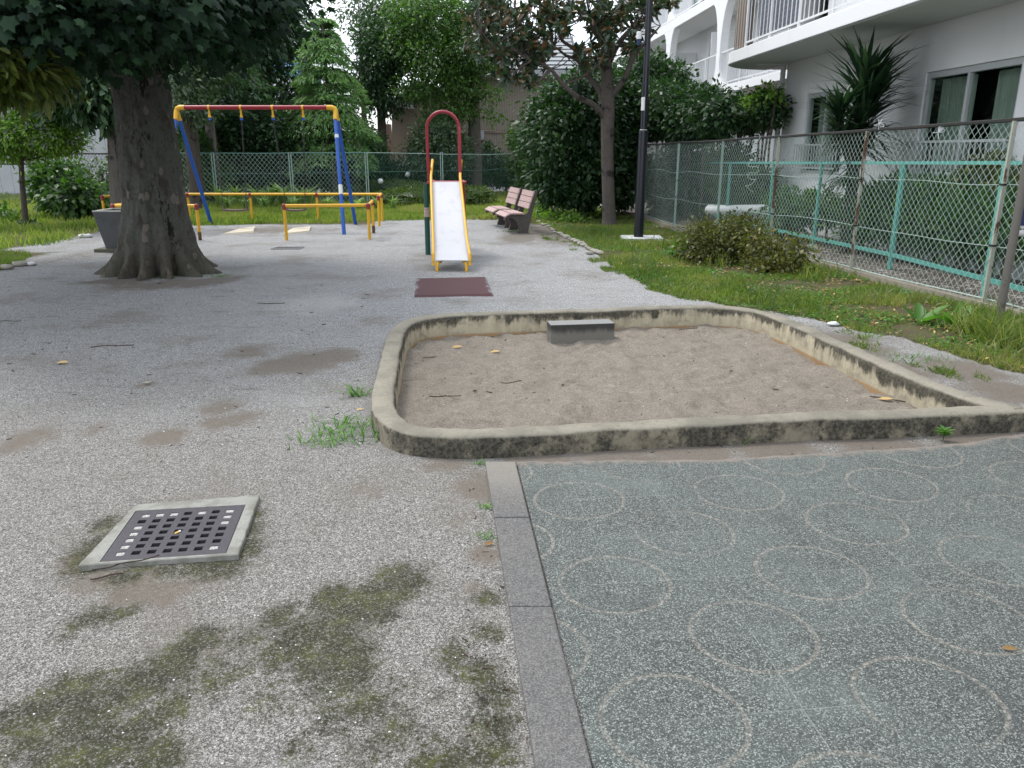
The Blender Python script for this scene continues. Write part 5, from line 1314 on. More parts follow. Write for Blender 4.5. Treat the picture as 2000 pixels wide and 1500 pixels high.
    add(375,35,10.2,.8,.9,.36); add(-120,-10,8.5,1.4,1.4,.7); add(445,0,11,.6,.9,.40); add(430,45,11.5,.55,.7,.32,.8); add(300,-30,12,1.6,1.4,.8); add(100,-10,12,1.8,1.6,.8); add(-80,10,12,1.8,1.6,.7); add(-50,60,10.4,1.2,1.2,.3)
    crown('crown', bl, 52000, .092, L_plane, root, T_maple(), 12, .20, .35, .95, 1.3, 1.5, var=.25, nr=.34)
    # upper dome out of the picture that shades the ground
    up = [(X0-1.2, Y0+.6, 5.8, 2.6, 2.4, 1.3), (X0-2.5, Y0-.4, 4.9, 1.8, 1.5, .7)]
    crown('upper_crown', up, 4500, .24, L_plane, root, T_maple(), 8, .35, .3, .4, 1.0, 2, var=.25)
plane_tree()
def tree(name, label, cat, base, trunk_pts, rad, blobs, n, size, mat, bark, branches=(), loc=None, group=None, **kw):
    root = thing(name, label, cat, (base[0], base[1], 0), group)
    m = MB(); limb(m, trunk_pts, rad, 5, 10)
    for pts, rr in branches: limb(m, pts, rr, 4, 7)
    smoothed(m.build('trunk', bark, root), 60)
    crown('crown', blobs, n, size, mat, root, **kw)
    return root
def fromD(lst, Y, dz=None): return [Vector(D(u, v, Y+(o[0] if o else 0))) for u, v, *o in lst]
def autobranch(top, blobs, r=.05, lo=.4):
    out = []
    for b in blobs:
        c = Vector(b[:3]); s = top.lerp(c, .0); mid = (top+c)/2+Vector((0,0,-.15)); out.append(([s, mid, c, c+(c-top)*.25], [r, r*.7, r*.45, r*.2]))
    return out
# leaning olive leaves at top left (trunk outside the frame)
bl = [BL(15,135,6.6,62,20,.5), BL(-70,140,6.6,70,40,.6), BL(55,140,6.9,32,18,.4), BL(-20,160,6.5,34,22,.35), BL(72,155,7.2,24,16,.3), BL(30,155,6.7,30,18,.3)]
tp = fromD([(-260,820),(-240,400),(-200,180),(-150,100)], 6.6)
tree('olive_leaved_tree', 'tree at the far left edge with long drooping olive leaves over the path', 'tree', (tp[0].x, 6.6), [Vector((tp[0].x, 6.6, -.1))]+tp[1:], [.16,.14,.12,.08], bl, 2600, .10, L_olive, B_dark, autobranch(tp[-1], bl[:4], .05), T=T_long(.30), per=9, cr=.09, droop=1.0, shell=.2)
# dark magnolia-like tree left of the trunk
Yt = 17.6; bl = [BL(150,150,Yt,62,40,.9), BL(205,165,Yt-.3,42,50,.8), BL(120,200,Yt,40,22,.5), BL(170,205,Yt-.2,46,24,.6), BL(215,205,Yt,26,34,.5), BL(120,130,Yt,60,40,.9), BL(60,150,Yt+1,50,40,.9)]
tree('broadleaf_tree', 'slim trunked tree with dark glossy leaves left of the plane tree', 'tree', G(230,440), [Vector((*G(231,440), -.1))]+fromD([(228,380),(224,300),(220,220),(214,140)], G(231,440)[1]), [.16,.145,.14,.13,.10], bl, 6500, .20, L_dark, B_grey, autobranch(Vector(D(218,190,17.6)), bl[:5]), T=T_long(.34), per=9, cr=.2, droop=.5)
# small flowering tree
Yf = 17.8; bl = [BL(60,260,Yf,66,34,.9), BL(20,250,Yf,52,38,.8), BL(115,270,Yf,46,26,.7), BL(70,232,Yf,44,24,.6), BL(-30,255,Yf,50,42,.8), BL(35,292,Yf,40,18,.6)]
r_ = tree('flowering_tree', 'small bright green tree with lilac blossoms on a thin trunk', 'tree', G(48,440), [Vector((*G(50,440), -.05))]+fromD([(47,400),(43,350),(42,310),(48,280)], G(50,440)[1]), [.075,.06,.055,.05,.035], bl, 15000, .085, L_bright, B_dark, autobranch(Vector(D(43,312,Yf)), bl[:5], .03), per=14, cr=.12, droop=.45, T=T_long(.4))
crown('blossom', [(b[0], b[1]-.2, b[2], b[3], b[4], b[5], 1) for b in bl[:4]], 1500, .05, L_flow, r_, per=12, cr=.06, shell=.85)
def core(blobs, mat, root, k=.74):
    m = MB()
    for b in blobs: m.sphere((b[0], b[1], max(b[2], 0)), (b[3]*k, b[4]*k, b[5]*k), 14, 10, .5)
    m.build('blocking_core', mat, root)  # solid lump added inside the leaves to keep light from leaking through
def bush(label, blobs, n, size, mat, cat='bush', name='bush', stems=5, group=None, fill=False, **kw):
    bx, by = blobs[0][0], blobs[0][1]; root = thing(name, label, cat, (bx, by, 0), group)
    for i in range(stems):
        m = MB()
        b = blobs[i % len(blobs)]; a = random.uniform(0, 6.28); m.tube(curve([(b[0]+.1*math.cos(a), b[1]+.1*math.sin(a), -.05), (b[0]+b[3]*.25*math.cos(a), b[1]+b[4]*.25*math.sin(a), b[2]*.6), (b[0]+b[3]*.6*math.cos(a), b[1]+b[4]*.6*math.sin(a), b[2]+b[5]*.3)], 3), .022+.01*b[3], 6, cap=False); m.build('stem', B_dark, root)
    if fill: core(blobs, mat, root)
    crown('foliage', blobs, n, size, mat, root, **kw); return root
bush('leafy green bush behind the thin flowering tree', [BL(125,368,20.5,46,44,.8), BL(150,385,20,40,36,.6), BL(105,345,20.6,30,30,.5), BL(165,400,20,26,22,.5)], 3800, .15, L_mid, T=T_oval(.62), per=8, cr=.14, droop=.5, fill=True)
bush('dark shrub in front of the black fence left of the trunks', [BL(195,350,24.2,34,36,.6), BL(215,385,24,26,30,.5)], 1800, .12, L_hedge2, per=10, cr=.12)
bush('low dark weeds clump at the left picture edge', [BL(-10,425,19,36,18,.6), BL(25,445,18.4,26,10,.4)], 900, .12, L_mid, per=8, cr=.1)
bush('small dark shrub at the foot of the thin flowering tree', [BL(52,447,17.3,22,14,.25)], 420, .09, L_dark, per=8, cr=.06)
# ---- conifers ----
def conifer(label, base, Ztop, Zbot, R, n, mat, trunk_r, top_u=None, needle=.26, w=.05, droop=.75, skew=0, nb=9, levels=30, power=.9, group='drooping cedars behind the back fence'):
    root = thing('cedar_tree', label, 'tree', (base[0], base[1], 0), group); m = MB(); b = Vector((base[0], base[1], -.1)); tp = Vector((base[0]+skew, base[1], Ztop))
    limb(m, [b, b.lerp(tp, .35), b.lerp(tp, .7), tp], [trunk_r, trunk_r*.75, trunk_r*.4, .02], 4, 10)
    Pn, Ld, Nn, S, rn = [], [], [], [], []
    for k in range(levels):
        f_ = (k+random.uniform(-.3,.3))/levels; z = Zbot+(Ztop-Zbot)*f_; rr = R*(1-max(0, f_))**power*random.uniform(.8,1.12)+.12
        for j in range(nb):
            a = random.uniform(0, 6.283); L = rr*random.uniform(.6,1.15); d = Vector((math.cos(a), math.sin(a), 0)); c = Vector((base[0]+skew*f_, base[1], z))
            pts = [c, c+d*L*.35+Vector((0,0,.06*L)), c+d*L*.7-Vector((0,0,.02*L)), c+d*L-Vector((0,0,.42*L*droop))]; cv = curve(pts, 4)
            m.tube(cv, lerp_list([.035,.022,.014,.006], 4), 5, cap=False)
            q = max(6, int(n/(levels*nb))); tn = random.random()
            for i in range(q):
                s = random.uniform(.18, 1)**.8; x = s*(len(cv)-1); i0 = min(int(x), len(cv)-2); p = cv[i0].lerp(cv[i0+1], x-i0); lat = Vector((-d.y, d.x, 0))*random.gauss(0, .20*L*(1.1-s*.5))
                Pn.append(p+lat-Vector((0,0,abs(random.gauss(0,.035))+lat.length*.25))); Ld.append(d*.9+lat.normalized()*random.uniform(0,.9)+Vector((0,0,-droop*random.uniform(0,1.3)))+Vector([random.gauss(0,.25) for _ in range(3)])); Nn.append(Vector((random.gauss(0,.3), random.gauss(0,.3), 1)))
                S.append(needle*random.uniform(.5,1.3)); rn.append(min(1, max(0, tn*.5+random.random()*.5)))
    smoothed(m.build('trunk', B_grey, root), 60)
    leafobj('foliage', T_strip(w/needle*1.6, .3), np.array(Pn), np.array(Ld), np.array(Nn), np.array(S), mat, root, rnd=np.array(rn)); return root
def zat(v, Y): return D(1000, v, Y)[2]
conifer('bright green drooping cedar with a pointed top right of the swing beam', (D(650,250,28.5)[0], 28.5), zat(18,28.5), 1.6, 1.75, 46000, L_cedar, .16, needle=.15, w=.020, droop=.8, skew=-.15, power=.60, levels=15, nb=13)
conifer('tall shaded cedar with a bare grey trunk left of the swings', (D(411,250,26.8)[0], 26.8), zat(-120,26.8), zat(150,26.8), 2.1, 24000, L_cedd, .22, needle=.20, w=.022, droop=.6, power=.5, levels=16, nb=11)
conifer('low young cedar tuft beside the bare grey trunk', (D(415,220,26.0)[0], 26.0), zat(165,26), zat(208,26), 1.0, 4200, L_cedd, .06, needle=.17, w=.022, droop=.4, levels=5, power=.5)
# ---- broadleaf trees at the back ----
def btree(label, u, Y, tv, blobs, n, size, mat, r=.2, bark=B_dark, name='broadleaf_tree', lean=0, nb=6, **kw):
    x0 = D(u, 300, Y)[0]; top = Vector((x0+lean, Y, D(u, tv, Y)[2])); pts = [Vector((x0, Y, -.1)), Vector((x0+lean*.3, Y, top.z*.4)), Vector((x0+lean*.7, Y, top.z*.75)), top]
    return tree(name, label, 'tree', (x0, Y), pts, [r, r*.85, r*.7, r*.4], blobs, n, size, mat, bark, autobranch(pts[2], blobs[:nb], r*.35), group='trees behind the back fence', **kw)
btree('dark broadleaf tree with two trunks under the blue roof glimpse', 534, 31, 60, [BL(500,90,31,50,50,1.4), BL(540,60,31,46,40,1.3), BL(478,160,31,38,45,1.2), BL(590,78,31.5,34,26,.9), BL(575,175,31,40,20,.9), BL(520,210,31,48,26,1), BL(450,110,30,36,60,1.2), BL(555,130,31.5,14,12,.5), BL(610,195,31,26,26,.8)], 17000, .15, L_dark, .2, T=T_oval(.55), per=12, cr=.28)
btree('small leaved tree between the plane trunk and the cedar', 372, 23, 100, [BL(362,150,23,26,50,.9), BL(378,205,23,24,26,.8), BL(350,90,23.5,40,40,1), BL(395,120,24,24,60,.8)], 7000, .12, L_hedge2, .17, per=12, cr=.2)
btree('slim dark trunk left of the swing hangers', 383, 24.2, 150, [BL(392,60,24.5,40,50,1), BL(420,110,24.5,30,30,.9)], 3000, .12, L_mid, .15, per=12, cr=.25)
btree('dark dense tree with wispy top right of the pointed cedar', 748, 32, 60, [BL(745,120,32,42,50,1.4), BL(720,160,32,32,40,1.1), BL(755,190,32,34,28,1.1), BL(770,90,32,36,46,1.3), BL(735,70,32.5,38,32,1.1)], 13000, .14, L_dark, .2, per=12, cr=.25)
btree('wispy pale topped tree against the sky behind the pointed cedar', 715, 35, 60, [BL(700,10,35,50,34,1.2,.5), BL(760,0,35,60,40,1.3,.6), BL(730,45,35,50,28,1.2,.8), BL(600,15,35,26,22,.9,.35), BL(800,40,35,40,40,1.2)], 7000, .13, L_hedge2, .14, per=9, cr=.35, shell=.15)
Yz = 31.5
btree('zelkova tree with grey trunk and spreading crown right of the slide', 927, Yz, 120, [BL(850,40,Yz,60,44,1.8), BL(910,90,Yz,62,50,1.9), BL(845,115,Yz-.5,52,36,1.5), BL(800,85,Yz,36,46,1.4), BL(890,160,Yz,46,26,1.4), BL(950,115,Yz-.4,34,26,1.1), BL(825,175,Yz-.6,44,18,1.1), BL(895,212,Yz-.4,36,18,1.0), BL(855,228,Yz-.6,30,12,.8), BL(952,180,Yz-.8,28,8,.8,.7), BL(930,20,Yz,60,40,1.6), BL(965,222,Yz-1,14,8,.5,.7), BL(815,10,Yz,50,36,1.5)], 34000, .12, L_zel, .30, B_grey, nb=11, per=12, cr=.24, droop=.5)
bush('tall dark rounded shrub behind the fence under the swing beam', [BL(500,250,28.2,88,48,1.3), BL(440,270,28,40,36,1), BL(560,262,28,46,38,1.1), BL(500,330,28.5,90,50,1.0,.6)], 17000, .13, L_dark, T=T_oval(.55), per=12, cr=.18, fill=True)
bush('dark evergreen shrub behind the blue swing legs', [BL(620,285,29,55,46,1.1), BL(600,340,29,60,40,1), BL(575,255,29.4,30,30,.9)], 7500, .13, L_dark, per=12, cr=.18, fill=True)
bush('dark conical shrub under the pointed cedar', [BL(705,275,30.5,30,44,.9), BL(690,325,30.5,44,40,.9), BL(735,300,30.8,20,40,.8)], 7000, .11, L_cedd, per=12, cr=.14, fill=True)
bush('pale flowering round bush behind the slide hoop', [BL(855,272,30,50,40,1.1), BL(835,310,30,46,40,1), BL(885,305,30,38,40,1)], 9000, .11, L_hedge2, per=10, cr=.14, fill=True)
bush('dark shrub at the foot of the brown house', [BL(945,315,33,32,30,.8), BL(985,335,33.5,30,26,.8)], 3000, .14, L_dark, per=10, cr=.15)
bush('dark undergrowth behind the fence at the slide', [BL(790,345,31,60,34,.8), BL(890,350,32,60,30,.8), BL(730,345,31,30,34,.7)], 6000, .13, L_dark, per=10, cr=.16, fill=True)
bush('light green shrub beside the right end of the back fence', [BL(1022,300,30.5,14,50,.5), BL(1030,350,30,18,40,.5), BL(1008,270,33,14,16,.5)], 2600, .13, L_mid, per=9, cr=.14)
bush('shrub mass behind the left end of the swing fence', [BL(385,300,26.5,34,40,.8), BL(400,350,26.3,44,36,.7), BL(365,270,27,24,34,.7)], 6000, .12, L_mid, per=10, cr=.16, fill=True)
for lab, q, n in (('clipped low hedge mound directly left of the slide', [BL(800,388,25.3,72,20,1.1)], 9000), ('clipped low hedge mound directly right of the slide', [BL(925,386,25.3,42,21,1.0), BL(885,392,25,40,20,.9)], 8000), ('flat clipped hedge under the lower globe light', [BL(765,365,28.8,66,12,1.2)], 6000), ('round clipped bush behind the blue swing legs and fence', [BL(690,385,27.6,40,20,.9)], 4000), ('small clipped mound behind the fence post near the globe light', [BL(655,358,29.6,26,14,.7), BL(705,362,29.8,30,12,.7)], 3500)):
    bush(lab, q, n, .05, L_clip if 'round' not in lab else L_hedge2, cat='hedge', name='clipped_hedge', stems=2, fill=True, per=5, cr=.04, shell=.93, droop=-.3, up=.4)
# fill behind: darker far trees
for lab, q, n in (('distant dark tree row behind the swings', [BL(430,200,44,70,70,2), BL(330,180,44,70,80,2), BL(560,240,44,70,40,2)], 9000), ('distant trees behind the left fence and panel building', [BL(260,150,46,60,110,2.5), BL(180,110,46,60,70,2.5)], 5000)):
    bush(lab, q, n, .24, L_dark, cat='tree', name='distant_tree', stems=3, per=10, cr=.5)
# ---- magnolia, camellia, garden hedge on the right ----
def magnolia():
    xb, yb = G(1190, 441); Y = yb+.05; root = thing('magnolia_tree', 'magnolia with bare curved limbs and rusty backed leaves by the lamp post', 'tree', (xb, yb, 0))
    m = MB(); Q = lambda *l: [Vector(D(u, v, Y+o)) for u, v, o in l]
    pw = 14*mpp(Y)
    limb(m, [Vector((xb, Y, -.05)), Vector((xb, Y, .12))]+Q((1189,400,0),(1187,340,0),(1186,280,0),(1187,215,0),(1186,160,0),(1184,110,0),(1180,40,0),(1176,-40,0),(1178,-120,0)), [pw*1.35,pw*1.0,pw*.9,pw*.86,pw*.86,pw*.95,pw*.8,pw*.7,pw*.5,pw*.4,.05], 4, 12)
    br = [ [(1183,232,0),(1160,205,-.2),(1130,190,-.4),(1100,165,-.5),(1075,135,-.6),(1040,120,-.7),(1005,140,-.8)],
      [(1178,205,0),(1170,175,.2),(1150,150,.4),(1140,120,.5),(1120,95,.6),(1095,75,.7),(1080,30,.8),(1040,10,.8)],
      [(1150,150,.4),(1128,118,.5),(1105,108,.4),(1080,90,.2),(1040,85,0)],
      [(1197,185,0),(1222,150,-.2),(1236,110,-.3),(1250,85,-.4),(1245,50,-.5),(1260,20,-.5)],
      [(1190,120,0),(1205,90,.3),(1230,60,.4),(1262,35,.5),(1295,10,.5),(1310,-20,.5)], [(1192,90,0),(1225,88,.2),(1250,82,.3)], [(1184,90,0),(1160,60,-.4),(1150,20,-.6),(1140,-30,-.7)],
      [(1180,60,0),(1120,10,.6),(1080,-30,.8),(1030,-40,.8)], [(1040,120,-.7),(1000,95,-.8),(965,90,-.9),(940,60,-.9)], [(1040,10,.8),(990,20,.8),(950,10,.7)], [(1075,135,-.6),(1062,150,-.7),(1050,160,-.8)], [(1236,110,-.3),(1272,70,-.3),(1290,50,-.3)] ]
    tips = []
    for b in br:
        pts = Q(*b); r0 = (.075 if len(b) > 5 else .05); limb(m, pts, [r0*(1-.8*i/(len(b)-1)) for i in range(len(b))], 4, 7)
        tips += pts[len(pts)//2:]
    random.seed(5)
    # leaf rosettes on short twigs in irregular clumps
    cl = [(1010,35,34,26,15),(960,30,30,26,16),(950,75,30,26,15),(985,105,34,24,16),(1015,80,26,22,12),(1040,120,24,18,10),(1000,150,26,12,7),(1060,40,30,26,12),(1090,20,26,22,9),(1065,95,24,16,8),(1125,20,20,16,6),(1165,30,26,34,18),(1180,70,24,26,14),(1170,115,14,18,6),(1215,30,26,24,12),(1240,60,18,18,7),(1230,95,12,8,3),(1270,15,24,14,8),(1130,100,14,10,3),(1045,75,18,14,4),(1035,160,10,10,3),(1240,-10,40,24,12),(1150,-30,60,26,14),(1040,-20,60,24,14),(960,-10,40,24,10),(1305,0,20,10,5),(1105,55,16,14,4),(925,45,16,20,5),(1140,125,12,8,3),(1242,90,10,8,2)]
    Pn, Ld, Nn, S, rn = [], [], [], [], []
    for u, v, ru, rv, c in cl:
        for _ in range(int(c*2.6)):
            p = Vector(D(u+random.gauss(0, ru*.55), v+random.gauss(0, rv*.55), Y+random.uniform(-1.1, .9)))
            near = min(tips, key=lambda q: (q-p).length); mid = (near+p)/2+Vector((0,0,-.08)); 
            if (near-p).length < 1.8 and random.random() < .45: m.tube(curve([near, mid, p], 3), [.010]*7, 4, cap=False)
            ax = ((p-near).normalized()+Vector((random.gauss(0,.4), random.gauss(0,.4), random.gauss(.3,.4)))).normalized(); tn = random.random()
            for k in range(random.randint(6, 10)):
                d = (ax*.55+Vector([random.gauss(0,.62) for _ in range(3)])).normalized(); Pn.append(p); Ld.append(d+Vector((0,0,-.15))); Nn.append(Vector((random.gauss(0,.7), random.gauss(0,.7), .7)))
                S.append(random.uniform(.13,.22)); r = random.random(); rn.append(.85+.15*r if random.random() < .22 else tn*.4+r*.25)
    smoothed(m.build('trunk', B_mag, root), 60)
    leafobj('crown', T_long(.38), np.array(Pn), np.array(Ld), np.array(Nn), np.array(S), L_mag, root, rnd=np.array(rn))
magnolia()
bl = [BL(1135,225,20.6,84,84,1.5), BL(1130,310,20.4,98,76,1.5), BL(1100,270,20.3,76,90,1.4), BL(1190,260,21.2,64,110,1.3), BL(1120,360,20.2,76,40,1.1), BL(1205,340,21,50,60,1.1), BL(1165,180,21,56,40,1.2), BL(1215,200,21.6,38,44,1.2)]
r_ = bush('huge dark glossy camellia clump behind the benches and magnolia', bl, 46000, .115, L_dark, name='camellia_bush', stems=0, T=T_oval(.58), per=11, cr=.12, shell=.78, fill=True)
m = MB(); limb(m, [Vector((*G(1148,417), -.1)), Vector(D(1146,395,21.3)), Vector(D(1140,330,21)), Vector(D(1130,250,21))], [.24,.2,.15,.08], 4, 10); limb(m, [Vector(D(1148,400,21.3)), Vector(D(1120,378,21)), Vector(D(1085,350,20.6))], [.1,.07,.04], 4, 8); smoothed(m.build('trunk', B_dark, r_), 60)
bush('bright leafy ground shrubs under the camellia', [BL(1085,425,19.4,38,9,.5), BL(1120,432,18.8,30,7,.4), BL(1060,415,20.3,20,8,.4), BL(1160,430,20,30,7,.4)], 2600, .085, L_bright, per=8, cr=.07, droop=.1)
def hg(label, q, n, s, mt, **kw): return bush(label, q, n, s, mt, name=kw.pop('name', 'garden_shrub'), cat=kw.pop('cat', 'shrub'), **kw)
hg('tall dark garden hedge trees behind the lamp post', [BL(1290,215,20.5,44,48,1.1), BL(1345,225,19.5,46,46,1.1), BL(1250,170,22.5,44,60,1.2), BL(1390,225,18.5,38,42,1.0), BL(1300,160,23,40,30,1.1)], 22000, .11, L_dark, name='garden_tree', cat='tree', T=T_oval(.55), per=11, cr=.14, shell=.7, fill=True)
hg('dark shrub below the rounded balcony end with fresh lime leaves', [BL(1460,225,19.0,38,30,.8), BL(1495,215,18.0,26,32,.7)], 5500, .10, L_dark, per=10, cr=.12, fill=True)
hg('lime green young branch rising beside the downpipe', [BL(1490,192,17.6,26,7,.4), BL(1508,176,17.4,14,6,.3), BL(1470,206,17.8,14,6,.3)], 460, .10, L_bright, per=7, cr=.1, stems=2)
hg('dark shrubs behind the fence right of the lamp post', [BL(1290,350,22.5,40,50,.7), BL(1340,330,21,44,50,.7), BL(1370,370,20,40,40,.6), BL(1320,390,21,50,26,.6)], 9000, .12, L_dark, per=10, cr=.15, fill=True)
hg('mid green shrubs behind the fence above the azalea', [BL(1425,330,19,36,44,.6), BL(1440,370,18.6,40,30,.6), BL(1480,360,17.6,24,30,.5)], 5500, .11, L_mid, per=10, cr=.15, fill=True)
hg('low mixed shrubs under the small window behind the fence', [BL(1550,405,15,44,24,.5), BL(1610,405,14.2,36,22,.4), BL(1530,440,14.9,36,10,.3)], 3000, .11, L_mid, per=9, cr=.12)
hg('grassy shrub bank under the large window behind the fence', [BL(1760,410,12.1,56,46,.45), BL(1830,420,11.3,52,52,.45), BL(1700,425,12.9,40,30,.4), BL(1900,430,10.5,44,50,.4), BL(1990,430,9.8,50,56,.4)], 9000, .17, L_mid, T=T_strip(.22, .4), per=10, cr=.14, droop=-.4, up=.1)
hg('yellowish leaved shrub below the right edge of the large window', [BL(1930,332,10.6,40,22,.3), BL(1900,370,10.7,30,26,.3), BL(1985,350,10.0,26,30,.3)], 2400, .07, L_aza, per=8, cr=.07)
# yucca
def yucca():
    Y = 12.9; xb = D(1672, 300, Y)[0]; root = thing('yucca_plant', 'tall spiky yucca in front of the white wall behind the fence', 'plant', (xb, Y, 0)); m = MB()
    limb(m, [Vector((xb+.0, Y, -.1)), Vector(D(1668, 330, Y)), Vector(D(1676, 230, Y)), Vector(D(1692, 150, Y))], [.10,.09,.08,.05], 4, 9); limb(m, [Vector(D(1668, 340, Y)), Vector(D(1652, 290, Y-.2)), Vector(D(1642, 240, Y-.3))], [.07,.06,.04], 4, 8); smoothed(m.build('stem', B_dark, root), 60)
    Pn, Ld, Nn, S, rn = [], [], [], [], []; random.seed(9)
    for u, v, dy, n, ln, up in ((1688,165,0,110,.95,.75),(1690,205,0,110,1.0,.45),(1682,245,0,110,.95,.25),(1640,225,-.3,90,.66,.45),(1675,285,0,100,.90,.05),(1645,270,-.3,80,.66,.2),(1660,335,-.1,80,.6,-.4)):
        c = Vector(D(u, v, Y+dy))
        for k in range(n):
            a = random.uniform(0, 6.28); e = random.gauss(up, .45); d = Vector((math.cos(a)+(.35 if u > 1660 else -.2), math.sin(a), e)).normalized(); Pn.append(c+d*.04+Vector((0,0,random.uniform(-.12,.12)))); Ld.append(d); Nn.append(Vector((-d.x*.4, -d.y*.4, 1))); S.append(ln*random.uniform(.6,1.1)); rn.append(random.random()**1.6)
    leafobj('leaves', T_strip(.095, .22), np.array(Pn), np.array(Ld), np.array(Nn), np.array(S), L_yuc, root, rnd=np.array(rn))
yucca()
# azalea bush in front of the fence
bush('brownish green azalea bush in front of the fence, larger left one', [BL(1400,468,11.9,68,34,.55), BL(1370,482,11.8,48,30,.5), BL(1440,470,11.9,46,40,.5), BL(1400,505,11.6,60,26,.45), BL(1375,452,11.9,26,14,.3), BL(1450,445,11.9,30,16,.3)], 9500, .055, L_aza, name='azalea_bush', per=8, cr=.10, shell=.35, stems=9)
bush('smaller sparse azalea bush with yellowed tips right of the larger one', [BL(1510,500,10.9,42,32,.4), BL(1535,520,10.6,38,28,.4), BL(1490,530,10.6,36,20,.35), BL(1560,485,10.7,22,12,.25), BL(1478,470,11,20,16,.25)], 4200, .055, L_aza, name='azalea_bush', per=8, cr=.10, shell=.25, stems=9, rshift=.1)
bush('dark ivy like weed left of the azalea', [BL(1332,492,12.3,18,14,.2)], 260, .09, L_weed, cat='weed', name='weed_clump', stems=2, per=6, cr=.05)
# ---- grass ----
def blades(name, poly, n, h, w, mat, ymin=None, dens=None, lean=.35, z=0):
    P_ = np.array(poly); lo, hi = P_.min(0), P_.max(0); pts = []
    got = 0
    while got < n:
        q = RS.rand(n*2, 2)*(hi-lo)+lo; ok = inpoly(q[:,0], q[:,1], poly); q = q[ok]
        if dens is not None: q = q[RS.rand(len(q)) < dens(q)]
        pts.append(q); got += len(q)
        if len(pts) > 40: break
    q = np.concatenate(pts)[:n]; m = len(q)
    Z = np.array([gz(float(a), float(b)) for a, b in q])+z
    Pn = np.stack([q[:,0], q[:,1], Z], 1); Ld = np.stack([RS.randn(m)*lean, RS.randn(m)*lean, np.ones(m)*.9], 1); Nn = np.stack([RS.randn(m), RS.randn(m), RS.rand(m)*.3], 1)
    hmod = np.array([.62+.75*(.5+noise.noise(Vector((float(a)*1.3, float(b)*1.3, 2)))) for a, b in q])
    tint = np.array([noise.noise(Vector((float(a)*.9, float(b)*.9, 7))) for a, b in q])
    S = h*(.5+.8*RS.rand(m))*hmod; rnd = (RS.rand(m)*.65+.2+tint*.55).clip(0, 1)
    return leafobj(name, T_strip(w/h, .5), Pn, Ld, Nn, S, mat, rnd=rnd)
vis = lambda q: (np.abs(q[:,0]) < q[:,1]*.76+.5)
def patchy(scale, th, seed=0, inner=None):
    def f(q):
        k = np.array([noise.noise(Vector((float(a)*scale, float(b)*scale, seed)))+.5*noise.noise(Vector((float(a)*scale*3, float(b)*scale*3, seed))) for a, b in q])
        return np.where(vis(q), np.clip((k-th)*2.5, 0, 1), 0)
    return f
def nearer(scale, th, seed):
    g_ = patchy(scale, th, seed)
    return lambda q: g_(q)*np.clip((11/np.maximum(q[:,1], 4))**1.2, .25, 1)
ov = [blades('grass', GR_R, 42000, .068, .0075, L_grass, dens=nearer(1.1, -.14, 1)), blades('grass', GR_R, 9000, .13, .012, L_grassd, dens=nearer(.9, -.1, 4), lean=.6)]
def shrink_in(poly, d): return offset(poly, d)
ov.append(blades('grass', GR_B, 60000, .12, .020, L_grass, dens=lambda q: np.where(vis(q) & (q[:,0] > -8.2), 1, 0)*np.clip((21/np.maximum(q[:,1], 12))**3, .05, 1)))
ov.append(blades('grass', [p for p in GR_B if p[0] < -7]+[(-8,31)], 34000, .15, .020, L_grass, dens=lambda q: np.where(vis(q) & (q[:,0] < -7.6), 1, 0)*patchy(.5, -.55, 3)(q)))
ov.append(blades('grass', GR_L, 5000, .07, .012, L_grassd, dens=patchy(1.2, -.4, 8)))
def cover(name, poly, n, size, mat, dens, T=None):
    P_ = np.array(poly); lo, hi = P_.min(0), P_.max(0); q = RS.rand(n*6, 2)*(hi-lo)+lo; q = q[inpoly(q[:,0], q[:,1], poly)]; q = q[RS.rand(len(q)) < dens(q)][:n//4]
    q = np.repeat(q, 4, axis=0)+RS.randn(len(q)*4, 2)*size*.8; m = len(q)
    Pn = np.stack([q[:,0], q[:,1], np.array([gz(float(a), float(b)) for a, b in q])+RS.rand(m)*.035], 1); a = RS.rand(m)*6.28
    Ld = np.stack([np.cos(a), np.sin(a), RS.rand(m)*.7-.1], 1); Nn = np.stack([RS.randn(m)*.3, RS.randn(m)*.3, np.ones(m)], 1)
    return leafobj(name, T or T_oval(.6), Pn, Ld, Nn, size*(.6+.8*RS.rand(m)), mat)
ov.append(cover('ground_cover', GR_R, 30000, .032, L_weed, nearer(1.4, -.3, 12)))
ov.append(cover('ground_cover', GR_R, 5000, .04, L_dry, lambda q: np.where(vis(q), .5, 0)*np.clip((10/np.maximum(q[:,1], 4))**1.4, .1, 1), T_oval(.4)))
# sparse sprigs beyond the edges onto the gravel
edge = [G(*q) for q in [(1050,460),(1140,500),(1200,545),(1290,570),(1420,612),(1560,630),(1660,670),(1740,700),(1850,735),(2000,775),(2050,700),(1860,668),(1700,640),(1500,600),(1330,568),(1210,520),(1105,452)]]
ov.append(blades('grass', edge, 4200, .05, .007, L_grassd, dens=patchy(1.9, .10, 5), lean=.7))
V = []; 
def join(objs, name, label):
    bpy.ops.object.select_all(action='DESELECT')
    for o in objs: o.select_set(True)
    bpy.context.view_layer.objects.active = objs[0]; bpy.ops.object.join(); objs[0].name = name; return objs[0]
names = ['short bright green grass on the strip along the right fence', 'taller weedy grass mixed into the right strip', 'bright green lawn behind the swings and slide', 'green lawn around the small flowering tree at left', 'thin grass patch at the left picture edge', 'small leaved weeds spread through the right grass strip', 'dead leaves scattered through the right grass strip', 'sparse sprigs of grass creeping onto the gravel']
for o, l_ in zip(ov, names): tag(o, l_, 'grass', kind='stuff')
